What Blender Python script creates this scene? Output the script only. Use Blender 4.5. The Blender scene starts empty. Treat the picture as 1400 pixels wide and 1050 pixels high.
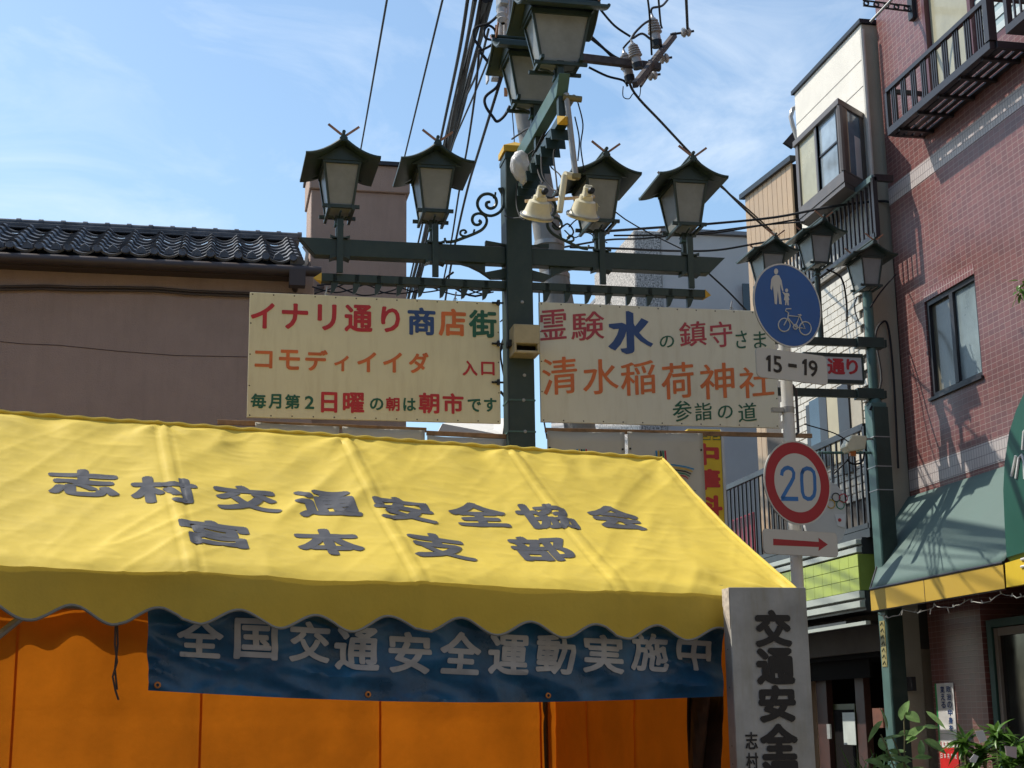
import bpy, bmesh, math, random
import numpy as np
from mathutils import Vector, Matrix, noise
random.seed(7)
scene = bpy.context.scene
COL = scene.collection
# ------------------------------------------------------------------ camera
F, CX, CY = 2055.0, 700.0, 525.0
def _n(v): v = np.array(v, float); return v / np.linalg.norm(v)
_Yc = _n((274 - CX, -(990 - CY), -F)); _Zc = np.array([-130.0, 9200.0, -F]); _Zc = _n(_Zc - _Yc * _Zc.dot(_Yc)); _Xc = np.cross(_Yc, _Zc)
M = np.array([_Xc, _Yc, _Zc]); O = np.array([0, 0, 1.5])
cam = bpy.data.objects.new('camera', bpy.data.cameras.new('camera')); COL.objects.link(cam)
cam.matrix_world = Matrix([[*M[0], 0], [*M[1], 0], [*M[2], 1.5], [0, 0, 0, 1]])
cam.data.sensor_fit = 'HORIZONTAL'; cam.data.sensor_width = 36; cam.data.lens = 36 * F / 1400
cam.data.clip_start = 0.05; cam.data.clip_end = 2000
scene.camera = cam
def P(x, y, X=None, Y=None, Z=None, pl=None):
    """real place of something seen at photo point x,y when it stands on the plane X=, Y=, Z= or pl=(point, normal)"""
    d = M @ np.array([x - CX, -(y - CY), -F])
    if pl is not None: t = (np.array(pl[0]) - O).dot(pl[1]) / d.dot(pl[1])
    elif X is not None: t = (X - O[0]) / d[0]
    elif Y is not None: t = (Y - O[1]) / d[1]
    else: t = (Z - O[2]) / d[2]
    return Vector(O + d * t)
# ------------------------------------------------------------------ light
S = Vector((-0.39, 0.26, 0.58)).normalized()
EL = math.asin(S.z); AZ = math.atan2(S.x, S.y)
world = bpy.data.worlds.new('World'); scene.world = world; world.use_nodes = True
wn = world.node_tree; wn.nodes.clear()
def wnode(t, **k):
    n = wn.nodes.new(t)
    for a, b in k.items(): setattr(n, a, b)
    return n
sky = wnode('ShaderNodeTexSky', sky_type='NISHITA', sun_disc=False)
sky.sun_elevation = EL; sky.sun_rotation = AZ % (2 * math.pi); sky.air_density = 1.0; sky.dust_density = 1.1; sky.ozone_density = 1.0; sky.altitude = 20
bg = wnode('ShaderNodeBackground'); bg.inputs[1].default_value = 0.15
tc = wnode('ShaderNodeTexCoord'); mp = wnode('ShaderNodeMapping'); mp.inputs['Rotation'].default_value = (0.15, 0.35, 0.6); mp.inputs['Scale'].default_value = (1.3, 2.2, 3.2)
nz = wnode('ShaderNodeTexNoise'); nz.inputs['Scale'].default_value = 3.4; nz.inputs['Detail'].default_value = 9; nz.inputs['Roughness'].default_value = 0.62; nz.inputs['Distortion'].default_value = 0.7
nz2 = wnode('ShaderNodeTexNoise'); nz2.inputs['Scale'].default_value = 1.3; nz2.inputs['Detail'].default_value = 2
mm = wnode('ShaderNodeMath', operation='MULTIPLY')
rp = wnode('ShaderNodeMapRange'); rp.inputs[1].default_value = 0.345; rp.inputs[2].default_value = 0.5; rp.inputs[3].default_value = 0.0; rp.inputs[4].default_value = 0.45
mx = wnode('ShaderNodeMix', data_type='RGBA'); mx.inputs[7].default_value = (5.6, 6.1, 6.6, 1)
out = wnode('ShaderNodeOutputWorld')
L = wn.links.new
L(tc.outputs['Generated'], mp.inputs[0]); L(mp.outputs[0], nz.inputs['Vector']); L(tc.outputs['Generated'], nz2.inputs['Vector'])
L(nz.outputs['Fac'], mm.inputs[0]); L(nz2.outputs['Fac'], mm.inputs[1]); L(mm.outputs[0], rp.inputs[0]); L(rp.outputs[0], mx.inputs[0])
tint = wnode('ShaderNodeMix', data_type='RGBA', blend_type='MULTIPLY'); tint.inputs[0].default_value = 1; tint.inputs[7].default_value = (0.96, 1.06, 1.05, 1)
L(sky.outputs[0], tint.inputs[6]); L(tint.outputs[2], mx.inputs[6]); L(mx.outputs[2], bg.inputs[0]); L(bg.outputs[0], out.inputs[0])
sl = bpy.data.lights.new('sun', 'SUN'); sl.energy = 4.0; sl.angle = math.radians(0.5); sl.color = (1, 0.93, 0.82)
so = bpy.data.objects.new('sun', sl); COL.objects.link(so); so.rotation_euler = S.to_track_quat('Z', 'Y').to_euler(); so.location = (-8, 5, 14)
vs = scene.view_settings; vs.view_transform = 'Standard'; vs.look = 'None'; vs.gamma = 1; vs.use_curve_mapping = False; vs.exposure = 0.33
# ------------------------------------------------------------------ materials
def rgb(h):
    return tuple(((int(h[i:i + 2], 16) / 255 + 0.055) / 1.055) ** 2.4 if int(h[i:i + 2], 16) > 10 else int(h[i:i + 2], 16) / 255 / 12.92 for i in (0, 2, 4))
MATS = {}
def mat(name, col, rough=0.6, metal=0.0, var=0.12, vs=3.0, bump=0.0, bs=60.0, transl=0.0, dirt=0.0, dcol=(0.12, 0.09, 0.06), streak=0.0, alpha=None, spec=0.5, wrinkle=None):
    if name in MATS: return MATS[name]
    m = bpy.data.materials.new(name); m.use_nodes = True; nt = m.node_tree; N = nt.nodes; K = nt.links.new
    b = N['Principled BSDF']; b.inputs['Roughness'].default_value = rough; b.inputs['Metallic'].default_value = metal
    b.inputs['Specular IOR Level'].default_value = spec
    g = N.new('ShaderNodeNewGeometry'); t = N.new('ShaderNodeTexNoise'); t.inputs['Scale'].default_value = vs; t.inputs['Detail'].default_value = 6; t.inputs['Roughness'].default_value = 0.6
    K(g.outputs['Position'], t.inputs['Vector'])
    c = N.new('ShaderNodeMix'); c.data_type = 'RGBA'; col = tuple(col)
    c.inputs[6].default_value = tuple(max(0, x * (1 - var)) for x in col) + (1,); c.inputs[7].default_value = tuple(min(1, x * (1 + var)) for x in col) + (1,)
    rm = N.new('ShaderNodeMapRange'); rm.inputs[1].default_value = 0.32; rm.inputs[2].default_value = 0.68
    K(t.outputs['Fac'], rm.inputs[0]); K(rm.outputs[0], c.inputs[0]); last = c.outputs[2]
    if dirt > 0:
        mp_ = N.new('ShaderNodeMapping'); mp_.inputs['Scale'].default_value = (9, 9, 1.2) if streak else (2.5, 2.5, 2.5)
        d = N.new('ShaderNodeTexNoise'); d.inputs['Scale'].default_value = 1.6; d.inputs['Detail'].default_value = 9; d.inputs['Roughness'].default_value = 0.7
        K(g.outputs['Position'], mp_.inputs[0]); K(mp_.outputs[0], d.inputs['Vector'])
        r2 = N.new('ShaderNodeMapRange'); r2.inputs[1].default_value = 0.48; r2.inputs[2].default_value = 0.75; r2.inputs[4].default_value = dirt
        K(d.outputs['Fac'], r2.inputs[0]); c2 = N.new('ShaderNodeMix'); c2.data_type = 'RGBA'; c2.inputs[7].default_value = (*dcol, 1)
        K(r2.outputs[0], c2.inputs[0]); K(last, c2.inputs[6]); last = c2.outputs[2]
    K(last, b.inputs['Base Color'])
    r3 = N.new('ShaderNodeMapRange'); r3.inputs[3].default_value = max(0, rough - 0.12); r3.inputs[4].default_value = min(1, rough + 0.12); K(t.outputs['Fac'], r3.inputs[0]); K(r3.outputs[0], b.inputs['Roughness'])
    if bump > 0:
        t2 = N.new('ShaderNodeTexNoise'); t2.inputs['Scale'].default_value = bs; t2.inputs['Detail'].default_value = 5
        K(g.outputs['Position'], t2.inputs['Vector']); bp = N.new('ShaderNodeBump'); bp.inputs['Strength'].default_value = bump; bp.inputs['Distance'].default_value = 0.01
        K(t2.outputs['Fac'], bp.inputs['Height']); K(bp.outputs[0], b.inputs['Normal'])
    if wrinkle:                                             # sharp creases of folded sheet: ridged relief
        ws, wst, wd = wrinkle; mw = N.new('ShaderNodeMapping'); mw.inputs['Rotation'].default_value = (0.5, 0.9, 0.3); mw.inputs['Scale'].default_value = (1, 2.4, 1)
        w1 = N.new('ShaderNodeTexNoise'); w1.noise_type = 'RIDGED_MULTIFRACTAL'; w1.inputs['Scale'].default_value = ws; w1.inputs['Detail'].default_value = 4; w1.inputs['Roughness'].default_value = 0.45; w1.inputs['Distortion'].default_value = 0.3
        w2 = N.new('ShaderNodeTexNoise'); w2.inputs['Scale'].default_value = ws * 0.6; K(g.outputs['Position'], w2.inputs['Vector']); w3 = N.new('ShaderNodeMapRange'); w3.inputs[1].default_value = 0.38; w3.inputs[2].default_value = 0.66
        K(w2.outputs['Fac'], w3.inputs[0]); K(g.outputs['Position'], mw.inputs[0]); K(mw.outputs[0], w1.inputs['Vector']); w4 = N.new('ShaderNodeMath'); w4.operation = 'MULTIPLY'; K(w1.outputs['Fac'], w4.inputs[0]); K(w3.outputs[0], w4.inputs[1])
        wb = N.new('ShaderNodeBump'); wb.inputs['Strength'].default_value = wst; wb.inputs['Distance'].default_value = wd; K(w4.outputs[0], wb.inputs['Height'])
        if bump > 0: K(bp.outputs[0], wb.inputs['Normal'])
        K(wb.outputs[0], b.inputs['Normal']); bp = wb; bump = max(bump, 0.01)
    if transl > 0:
        tr = N.new('ShaderNodeBsdfTranslucent'); K(last, tr.inputs['Color']); ms = N.new('ShaderNodeMixShader'); ms.inputs[0].default_value = transl
        K(b.outputs[0], ms.inputs[1]); K(tr.outputs[0], ms.inputs[2]); K(ms.outputs[0], N['Material Output'].inputs['Surface'])
        if bump > 0: K(bp.outputs[0], tr.inputs['Normal'])
    MATS[name] = m; return m
def brickmat(name, c1, c2, mortar, w, h, axes='YZ', off=0.5, ms=0.04, rough=0.35, bump=0.6, tint=0.15):
    """tile cladding too fine to build; axes tell which world axes run along and up the wall"""
    m = bpy.data.materials.new(name); m.use_nodes = True; nt = m.node_tree; N = nt.nodes; K = nt.links.new; b = N['Principled BSDF']; b.inputs['Roughness'].default_value = rough
    g = N.new('ShaderNodeNewGeometry'); s = N.new('ShaderNodeSeparateXYZ'); cb = N.new('ShaderNodeCombineXYZ'); K(g.outputs['Position'], s.inputs[0])
    K(s.outputs[axes[0]], cb.inputs[0]); K(s.outputs[axes[1]], cb.inputs[1])
    br = N.new('ShaderNodeTexBrick'); br.offset = off; br.inputs['Scale'].default_value = 1; br.inputs['Brick Width'].default_value = w; br.inputs['Row Height'].default_value = h
    br.inputs['Mortar Size'].default_value = ms * h; br.inputs['Mortar Smooth'].default_value = 0.2; br.inputs['Bias'].default_value = 0
    br.inputs['Color1'].default_value = (*c1, 1); br.inputs['Color2'].default_value = (*c2, 1); br.inputs['Mortar'].default_value = (*mortar, 1); K(cb.outputs[0], br.inputs['Vector'])
    t = N.new('ShaderNodeTexNoise'); t.inputs['Scale'].default_value = 0.9; t.inputs['Detail'].default_value = 7; K(g.outputs['Position'], t.inputs['Vector'])
    hs = N.new('ShaderNodeHueSaturation'); rm = N.new('ShaderNodeMapRange'); rm.inputs[3].default_value = 1 - tint; rm.inputs[4].default_value = 1 + tint; K(t.outputs['Fac'], rm.inputs[0]); K(rm.outputs[0], hs.inputs['Value']); K(br.outputs['Color'], hs.inputs['Color']); K(hs.outputs[0], b.inputs['Base Color'])
    bp = N.new('ShaderNodeBump'); bp.invert = True; bp.inputs['Strength'].default_value = bump; bp.inputs['Distance'].default_value = 0.004; K(br.outputs['Fac'], bp.inputs['Height']); K(bp.outputs[0], b.inputs['Normal'])
    MATS[name] = m; return m
def glassmat(name, col, rough=0.08, spec=1.0):
    return mat(name, col, rough, 0, 0.05, 1.0, spec=spec)
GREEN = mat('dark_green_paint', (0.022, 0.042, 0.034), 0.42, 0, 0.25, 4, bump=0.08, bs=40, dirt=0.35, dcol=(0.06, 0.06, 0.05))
GREENP = mat('sunlit_tone_green', (0.06, 0.13, 0.115), 0.5, 0, 0.2, 5, dirt=0.3, dcol=(0.12, 0.12, 0.1))  # paler copy of the green, with the sunlit tone put into the colour
GOLD = mat('ochre_yellow_paint', (0.62, 0.38, 0.03), 0.55, 0, 0.15, 8, dirt=0.3)
BRONZE = mat('weathered_copper', (0.34, 0.17, 0.1), 0.5, 0.15, 0.25, 20)
IRON = mat('black_iron', (0.012, 0.016, 0.022), 0.45, 0.2, 0.2, 10)
WIRE = mat('black_cable', (0.006, 0.007, 0.010), 0.75, 0, 0.1, 3)
FROST = mat('frosted_lamp_glass', (0.40, 0.42, 0.40), 0.35, 0, 0.12, 6, transl=0.35, dirt=0.35, dcol=(0.16, 0.15, 0.12))
STEELG = mat('grey_galvanised_steel', (0.36, 0.36, 0.35), 0.45, 0.5, 0.15, 15, dirt=0.25)
WHITEP = mat('white_pole_paint', (0.62, 0.62, 0.6), 0.4, 0, 0.06, 5, dirt=0.2, streak=1)
CREAM = mat('cream_enamel', (0.68, 0.62, 0.43), 0.4, 0, 0.08, 10, dirt=0.25)
PORC = mat('grey_porcelain', (0.42, 0.4, 0.38), 0.25, 0, 0.1, 20)
RUST = mat('rusty_steel', (0.075, 0.06, 0.055), 0.7, 0.2, 0.4, 14)
CONC = mat('pole_concrete', (0.27, 0.265, 0.25), 0.85, 0, 0.15, 6, bump=0.3, bs=90, dirt=0.3, streak=1)
BOARD = mat('beige_board_paint', (0.72, 0.68, 0.47), 0.5, 0, 0.04, 2.5, dirt=0.26, dcol=(0.40, 0.32, 0.16), streak=1)
BOARD2 = mat('ivory_board_paint', (0.70, 0.685, 0.56), 0.5, 0, 0.04, 2.5, dirt=0.26, dcol=(0.40, 0.32, 0.18), streak=1)
RED = mat('red_letter_paint', (0.48, 0.025, 0.03), 0.45, 0, 0.12, 6)
CRIM = mat('crimson_letter_paint', (0.42, 0.05, 0.07), 0.45, 0, 0.15, 6)
ORG = mat('orange_letter_paint', (0.62, 0.15, 0.035), 0.45, 0, 0.15, 6)
BLUE = mat('navy_letter_paint', (0.025, 0.07, 0.22), 0.45, 0, 0.12, 6)
GRN = mat('green_letter_paint', (0.012, 0.11, 0.065), 0.45, 0, 0.12, 6)
BLACK = mat('black_letter_paint', (0.01, 0.01, 0.012), 0.5, 0, 0.1, 6)
WHITE = mat('white_print', (0.72, 0.72, 0.7), 0.45, 0, 0.05, 6)
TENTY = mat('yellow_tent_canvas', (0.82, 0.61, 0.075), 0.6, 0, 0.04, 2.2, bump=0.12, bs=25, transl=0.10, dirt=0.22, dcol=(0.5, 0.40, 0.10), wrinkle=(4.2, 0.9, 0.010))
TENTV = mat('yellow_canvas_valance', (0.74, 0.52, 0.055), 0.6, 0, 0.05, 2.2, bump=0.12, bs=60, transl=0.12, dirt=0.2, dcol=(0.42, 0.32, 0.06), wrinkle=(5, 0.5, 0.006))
TENTG = mat('grey_canvas_print', (0.075, 0.075, 0.08), 0.6, 0, 0.15, 12)
HEM = mat('grey_hem_tape', (0.28, 0.28, 0.25), 0.7)
ORANGE = mat('orange_curtain_canvas', (0.74, 0.22, 0.012), 0.6, 0, 0.14, 2.6, bump=0.2, bs=30, transl=0.32, dirt=0.1, dcol=(0.5, 0.15, 0.01), wrinkle=(3.2, 0.6, 0.012))
TARP = mat('blue_vinyl_tarpaulin', (0.012, 0.095, 0.21), 0.3, 0, 0.45, 5, bump=0.4, bs=14, wrinkle=(6, 0.9, 0.012))
TARPW = mat('pale_vinyl_print', (0.46, 0.48, 0.50), 0.5, 0, 0.15, 9)
MAUVE = mat('mauve_stucco', (0.43, 0.315, 0.255), 0.95, 0, 0.08, 2.0, bump=0.5, bs=110, dirt=0.25, dcol=(0.26, 0.2, 0.165), streak=1)
KAWARA = mat('grey_roof_tile', (0.10, 0.105, 0.115), 0.45, 0.0, 0.45, 6, bump=0.1, bs=40, spec=0.3, dirt=0.3, dcol=(0.04, 0.04, 0.045))
BROWNM = mat('brown_gutter_paint', (0.07, 0.05, 0.042), 0.5, 0, 0.15, 5)
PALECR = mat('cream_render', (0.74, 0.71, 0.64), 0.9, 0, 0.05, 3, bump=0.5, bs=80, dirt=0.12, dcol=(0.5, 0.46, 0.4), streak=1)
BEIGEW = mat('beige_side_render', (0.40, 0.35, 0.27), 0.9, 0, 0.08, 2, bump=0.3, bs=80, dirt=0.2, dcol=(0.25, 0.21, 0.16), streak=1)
TANM = mat('tan_metal_siding', (0.44, 0.31, 0.19), 0.5, 0.1, 0.06, 3)
ALU = mat('bronze_aluminium', (0.17, 0.145, 0.13), 0.4, 0.4, 0.08, 6)
DKALU = mat('dark_bronze_aluminium', (0.035, 0.033, 0.038), 0.4, 0.3, 0.12, 6)
GREYW = mat('grey_building_render', (0.62, 0.57, 0.53), 0.9, 0, 0.05, 2, bump=0.2)
WHTILE = mat('white_wall_tile', (0.62, 0.58, 0.5), 0.45, 0, 0.10, 5, dirt=0.15, dcol=(0.4, 0.36, 0.3))
GROUT = mat('wall_grout', (0.13, 0.12, 0.11), 0.9, spec=0.1)
DARKIN = mat('interior_shade_black', (0.012, 0.011, 0.011), 0.9, spec=0.05)  # near-black colour stands in for shade inside openings and recesses
BLIND = mat('beige_blind', (0.45, 0.41, 0.29), 0.7, 0, 0.06, 4)
WOOD = mat('brown_wood', (0.15, 0.055, 0.03), 0.6, 0, 0.3, 10, bump=0.2)
SLAT = mat('plain_timber_slat', (0.26, 0.16, 0.09), 0.7, 0, 0.3, 14, dirt=0.3)
LEAF = mat('leaf_green', (0.20, 0.33, 0.12), 0.3, 0, 0.35, 14, transl=0.5)
LEAF2 = mat('bright_leaf_green', (0.10, 0.21, 0.035), 0.35, 0, 0.3, 12, transl=0.25)
STEM = mat('plant_stem', (0.16, 0.15, 0.07), 0.7)
SKYGLASS = mat('window_glass', (0.05, 0.07, 0.085), 0.05, 0.55, 0.2, 1.5, spec=1.0)
DKGLASS = mat('dark_window_glass', (0.03, 0.032, 0.03), 0.06, 0.25, 0.2, 1.5, spec=1.0)
# ------------------------------------------------------------------ mesh builder
class MB:
    def __init__(s): s.v = []; s.f = []; s.m = []; s.uv = None
    def add(s, vs, fs, mi=0):
        o = len(s.v); s.v += [tuple(v) for v in vs]; s.f += [tuple(i + o for i in f) for f in fs]; s.m += [mi] * len(fs); return s
    def box(s, a, b, mi=0):
        x0, y0, z0 = (min(a[i], b[i]) for i in range(3)); x1, y1, z1 = (max(a[i], b[i]) for i in range(3))
        return s.add([(x0, y0, z0), (x1, y0, z0), (x1, y1, z0), (x0, y1, z0), (x0, y0, z1), (x1, y0, z1), (x1, y1, z1), (x0, y1, z1)],
                     [(0, 3, 2, 1), (4, 5, 6, 7), (0, 1, 5, 4), (1, 2, 6, 5), (2, 3, 7, 6), (3, 0, 4, 7)], mi)
    def prism(s, pts, ext, mi=0):
        """closed outline (3-D points) pushed along ext"""
        n = len(pts); e = Vector(ext); a = [Vector(p) for p in pts]; nn = Vector((0, 0, 0))
        for i in range(n): nn += a[i].cross(a[(i + 1) % n])
        if nn.dot(e) > 0: a = a[::-1]
        return s.add(a + [p + e for p in a], [tuple(range(n)), tuple(range(2 * n - 1, n - 1, -1))] + [(i, i + n, (i + 1) % n + n, (i + 1) % n) for i in range(n)], mi)
    def tube(s, pts, r, n=8, mi=0, caps=True):
        pts = [Vector(p) for p in pts]; rs = r if isinstance(r, (list, tuple)) else [r] * len(pts); ring = []; prev = None
        for i, p in enumerate(pts):
            t = (pts[min(i + 1, len(pts) - 1)] - pts[max(i - 1, 0)]); t = t.normalized() if t.length > 0 else Vector((0, 0, 1))
            if prev is None: u = t.orthogonal().normalized()
            else:
                u = prev - t * prev.dot(t); u = u.normalized() if u.length > 1e-6 else t.orthogonal().normalized()
            prev = u; w = t.cross(u)
            ring.append([p + (u * math.cos(2 * math.pi * k / n) + w * math.sin(2 * math.pi * k / n)) * rs[i] for k in range(n)])
        vs = [q for g in ring for q in g]; fs = []
        for i in range(len(pts) - 1):
            for k in range(n): fs.append((i * n + k, i * n + (k + 1) % n, (i + 1) * n + (k + 1) % n, (i + 1) * n + k))
        if caps: fs += [tuple(range(n - 1, -1, -1)), tuple((len(pts) - 1) * n + k for k in range(n))]
        return s.add(vs, fs, mi)
    def bar(s, a, b, w, h, up=(0, 0, 1), mi=0):
        a = Vector(a); b = Vector(b); t = (b - a).normalized(); u = Vector(up); sd = t.cross(u).normalized(); u = sd.cross(t)
        vs = [p + sd * (w / 2 * i) + u * (h / 2 * j) for p in (a, b) for i, j in ((-1, -1), (1, -1), (1, 1), (-1, 1))]
        return s.add(vs, [(3, 2, 1, 0), (4, 5, 6, 7), (0, 1, 5, 4), (1, 2, 6, 5), (2, 3, 7, 6), (3, 0, 4, 7)], mi)
    def lathe(s, prof, c, ax=(0, 0, 1), n=20, mi=0):
        ax = Vector(ax).normalized(); u = ax.orthogonal().normalized(); w = ax.cross(u); c = Vector(c); vs = []
        for r, h in prof:
            for k in range(n):
                a = 2 * math.pi * k / n; vs.append(c + ax * h + (u * math.cos(a) + w * math.sin(a)) * max(r, 1e-4))
        fs = [(i * n + k, i * n + (k + 1) % n, (i + 1) * n + (k + 1) % n, (i + 1) * n + k) for i in range(len(prof) - 1) for k in range(n)]
        return s.add(vs, fs, mi)
    def grid(s, fn, nu, nv, mi=0):
        vs = [fn(i / nu, j / nv) for j in range(nv + 1) for i in range(nu + 1)]
        return s.add(vs, [(j * (nu + 1) + i, j * (nu + 1) + i + 1, (j + 1) * (nu + 1) + i + 1, (j + 1) * (nu + 1) + i) for j in range(nv) for i in range(nu)], mi)
def build(name, mb, mats, parent=None, smooth=False, bevel=0.0, local=False, solid=0.0):
    me = bpy.data.meshes.new(name); off = Vector((0, 0, 0))
    if parent is not None and not local:
        off = parent.location.copy()
        if parent.parent is not None: off += parent.parent.location
    me.from_pydata([tuple(Vector(v) - off) for v in mb.v], [], mb.f)
    for m in (mats if isinstance(mats, (list, tuple)) else [mats]): me.materials.append(m)
    me.polygons.foreach_set('material_index', mb.m)
    if smooth: me.polygons.foreach_set('use_smooth', [True] * len(me.polygons))
    if bevel > 0 or solid:
        bm = bmesh.new(); bm.from_mesh(me)
        if bevel > 0:
            bmesh.ops.remove_doubles(bm, verts=bm.verts, dist=1e-5)
            es = [e for e in bm.edges if len(e.link_faces) == 2 and e.calc_face_angle(0) > 0.6]
            bmesh.ops.bevel(bm, geom=es, offset=bevel, segments=1, affect='EDGES', clamp_overlap=True)
        bm.to_mesh(me); bm.free()
    if smooth:
        try: me.set_sharp_from_angle(angle=math.radians(40))
        except Exception: pass
    me.update(); o = bpy.data.objects.new(name, me); COL.objects.link(o)
    if parent is not None: o.parent = parent
    if solid:
        md = o.modifiers.new('Solidify', 'SOLIDIFY'); md.thickness = solid; md.offset = 0
    return o
def tag(o, label=None, cat=None, group=None, kind=None):
    if label: o['label'] = label
    if cat: o['category'] = cat
    if group: o['group'] = group
    if kind: o['kind'] = kind
    return o
def thing(name, label, cat, loc=(0, 0, 0), group=None):
    o = bpy.data.objects.new(name, None); COL.objects.link(o); o.location = loc; o.empty_display_size = 0.2
    return tag(o, label, cat, group)
def dup(root, loc, label, scale=1.0, rotz=0.0, group=None):
    r = root.copy(); COL.objects.link(r); r.location = loc; r.scale = (scale,) * 3; r.rotation_euler = (0, 0, rotz); r['label'] = label
    if group: r['group'] = group
    for ch in list(root.children):
        c = ch.copy(); COL.objects.link(c); c.parent = r
        for g in list(ch.children):
            d = g.copy(); COL.objects.link(d); d.parent = c
    return r
def share(src, name, parent, loc=None):
    o = bpy.data.objects.new(name, src.data); COL.objects.link(o); o.parent = parent
    if loc is not None: o.location = loc
    return o
# ------------------------------------------------------------------ lettering
_G = {}
def glyph(ch, bold=0.0, res=3):
    """outline of one character as 2-D verts scaled to the unit square, and faces"""
    k = ch
    if k in _G: return _G[k]
    cu = bpy.data.curves.new('t', 'FONT'); cu.body = ch; cu.resolution_u = res; cu.fill_mode = 'FRONT' if hasattr(cu, 'fill_mode') else cu.fill_mode
    ob = bpy.data.objects.new('t', cu); COL.objects.link(ob); dg = bpy.context.evaluated_depsgraph_get(); me = bpy.data.meshes.new_from_object(ob.evaluated_get(dg))
    bpy.data.objects.remove(ob); bpy.data.curves.remove(cu)
    bm = bmesh.new(); bm.from_mesh(me); bmesh.ops.remove_doubles(bm, verts=bm.verts, dist=1e-4); bmesh.ops.triangulate(bm, faces=bm.faces); bpy.data.meshes.remove(me)
    vs = [v.co.copy() for v in bm.verts]; x0 = min(v.x for v in vs); x1 = max(v.x for v in vs); y0 = min(v.y for v in vs); y1 = max(v.y for v in vs)
    for v in bm.verts: v.co = ((v.co.x - x0) / (x1 - x0), (v.co.y - y0) / max(y1 - y0, 1e-4), 0)
    bm.normal_update(); bmesh.ops.recalc_face_normals(bm, faces=bm.faces); _G[k] = bm; return bm
def letter(mb, ch, c, w, h, u, v, n, mi=0, bold=0.0, shear=0.0, fn=None, cut=0.0, lift=1.0):
    """put a character centred on c, w by h metres, along unit axes u (right) and v (up), facing n"""
    bm = glyph(ch, bold)
    if cut:
        bm = bm.copy(); k = cut / w
        for ax, st in ((0, cut / w), (1, cut / h)):
            t = st
            while t < 1:
                co = (t, 0, 0) if ax == 0 else (0, t, 0); no = (1, 0, 0) if ax == 0 else (0, 1, 0)
                bmesh.ops.bisect_plane(bm, geom=bm.verts[:] + bm.edges[:] + bm.faces[:], plane_co=co, plane_no=no); t += st
    bm.verts.index_update(); u = Vector(u); v = Vector(v); n = Vector(n); c = Vector(c)
    nib = bold < -0.001; bold = abs(bold)
    dirs = [(0, 0)] if bold < 0.003 else [(t, -0.45 * t) for t in (-1, -0.5, 0, 0.5, 1)] if nib else [(math.cos(t * math.pi / 4), math.sin(t * math.pi / 4)) for t in range(8)]   # heavier strokes: the outline spread in eight directions
    rd = bold * max(w, h) if bold >= 0.003 else 0.0; bw_, bh_ = rd / w, rd / h; kx, kh = max(0.15, 1 - 2 * bw_), max(0.15, 1 - 2 * bh_)
    for di, (dx, dy) in enumerate(dirs):
        vs = []
        for q in bm.verts:
            a = ((q.co.x - 0.5) * kx + dx * bw_) * w; b_ = ((q.co.y - 0.5) * kh + dy * bh_) * h + shear * (q.co.x - 0.5) * w
            vs.append(fn(a, b_) + n * (0.00012 * di) * lift if fn else c + u * a + v * b_ + n * (0.003 + 0.00008 * di))
        fs = []
        for f in bm.faces:
            ids = [q.index for q in f.verts]; p = [Vector(vs[i]) for i in ids[:3]]
            if (p[1] - p[0]).cross(p[2] - p[0]).dot(n) < 0: ids = ids[::-1]
            fs.append(ids)
        mb.add(vs, fs, mi)
    if cut: bm.free()
def writing(mb, items, pl, u, v, n, bold=0.0, shear=0.0):
    """items: (char, x0, y0, x1, y1, material index[, bold]) boxes as measured on the photograph, on the plane pl"""
    for it in items:
        ch, x0, y0, x1, y1, mi = it[:6]; b = it[6] if len(it) > 6 else bold; xc, yc = (x0 + x1) / 2, (y0 + y1) / 2
        c = P(xc, yc, pl=pl); w = (P(x1, yc, pl=pl) - P(x0, yc, pl=pl)).length; h = (P(xc, y1, pl=pl) - P(xc, y0, pl=pl)).length
        letter(mb, ch, c, w, h, u, v, n, mi, b, shear)
UX, UY, UZ = Vector((1, 0, 0)), Vector((0, 1, 0)), Vector((0, 0, 1))
# ================================================================== ground
ASPH = mat('asphalt', (0.05, 0.05, 0.052), 0.9, 0, 0.2, 3, bump=0.5, bs=150)
PAVE = mat('pavement_concrete', (0.22, 0.21, 0.2), 0.85, 0, 0.12, 4, bump=0.3, bs=80)
build('ground', MB().box((-400, -400, -0.3), (400, 400, -0.004)), mat('ground_soil', (0.12, 0.11, 0.1), 0.95))['kind'] = 'structure'
build('road', MB().box((-6, -20, -0.01), (5.4, 120, 0.0)), ASPH)['kind'] = 'structure'
build('pavement', MB().box((5.4, -20, -0.01), (7.1, 120, 0.13)), PAVE, bevel=0.01)['kind'] = 'structure'
# ================================================================== tiled-roof building on the left
lb = thing('tiled_roof_house', 'mauve stucco house with grey curved tile roof and brown gutter on the left', 'house', (-2, 14, 0))
WY = 13.74
zw = P(100, 372, Y=WY).z
build('wall', MB().box((-9, WY, 0), (P(428, 500, Y=WY).x, 22, zw + 0.1)), MAUVE, lb, bevel=0.01)
tx0, tx1 = P(426, 240, Y=14.3).x, P(556, 240, Y=14.3).x
tw = build('tower_wall', MB().box((tx0, 14.3, 0), (tx1, 15.0, P(490, 262, Y=14.3).z)).box((tx0 - 0.02, 14.27, P(490, 262, Y=14.3).z), (tx1 + 0.03, 15.02, P(490, 226, Y=14.3).z)), MAUVE, lb, bevel=0.008)
build('parapet_cap', MB().box((tx0 - 0.04, 14.24, P(490, 226, Y=14.3).z), (tx1 + 0.05, 15.05, P(490, 221, Y=14.3).z)), DKALU, tw)
ey = 13.55; e0 = P(0, 354, Y=ey); e1 = P(398, 369, Y=ey); ez = e1.z + 0.03; ry = 15.05; rz = P(200, 327, Y=ry).z
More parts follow.
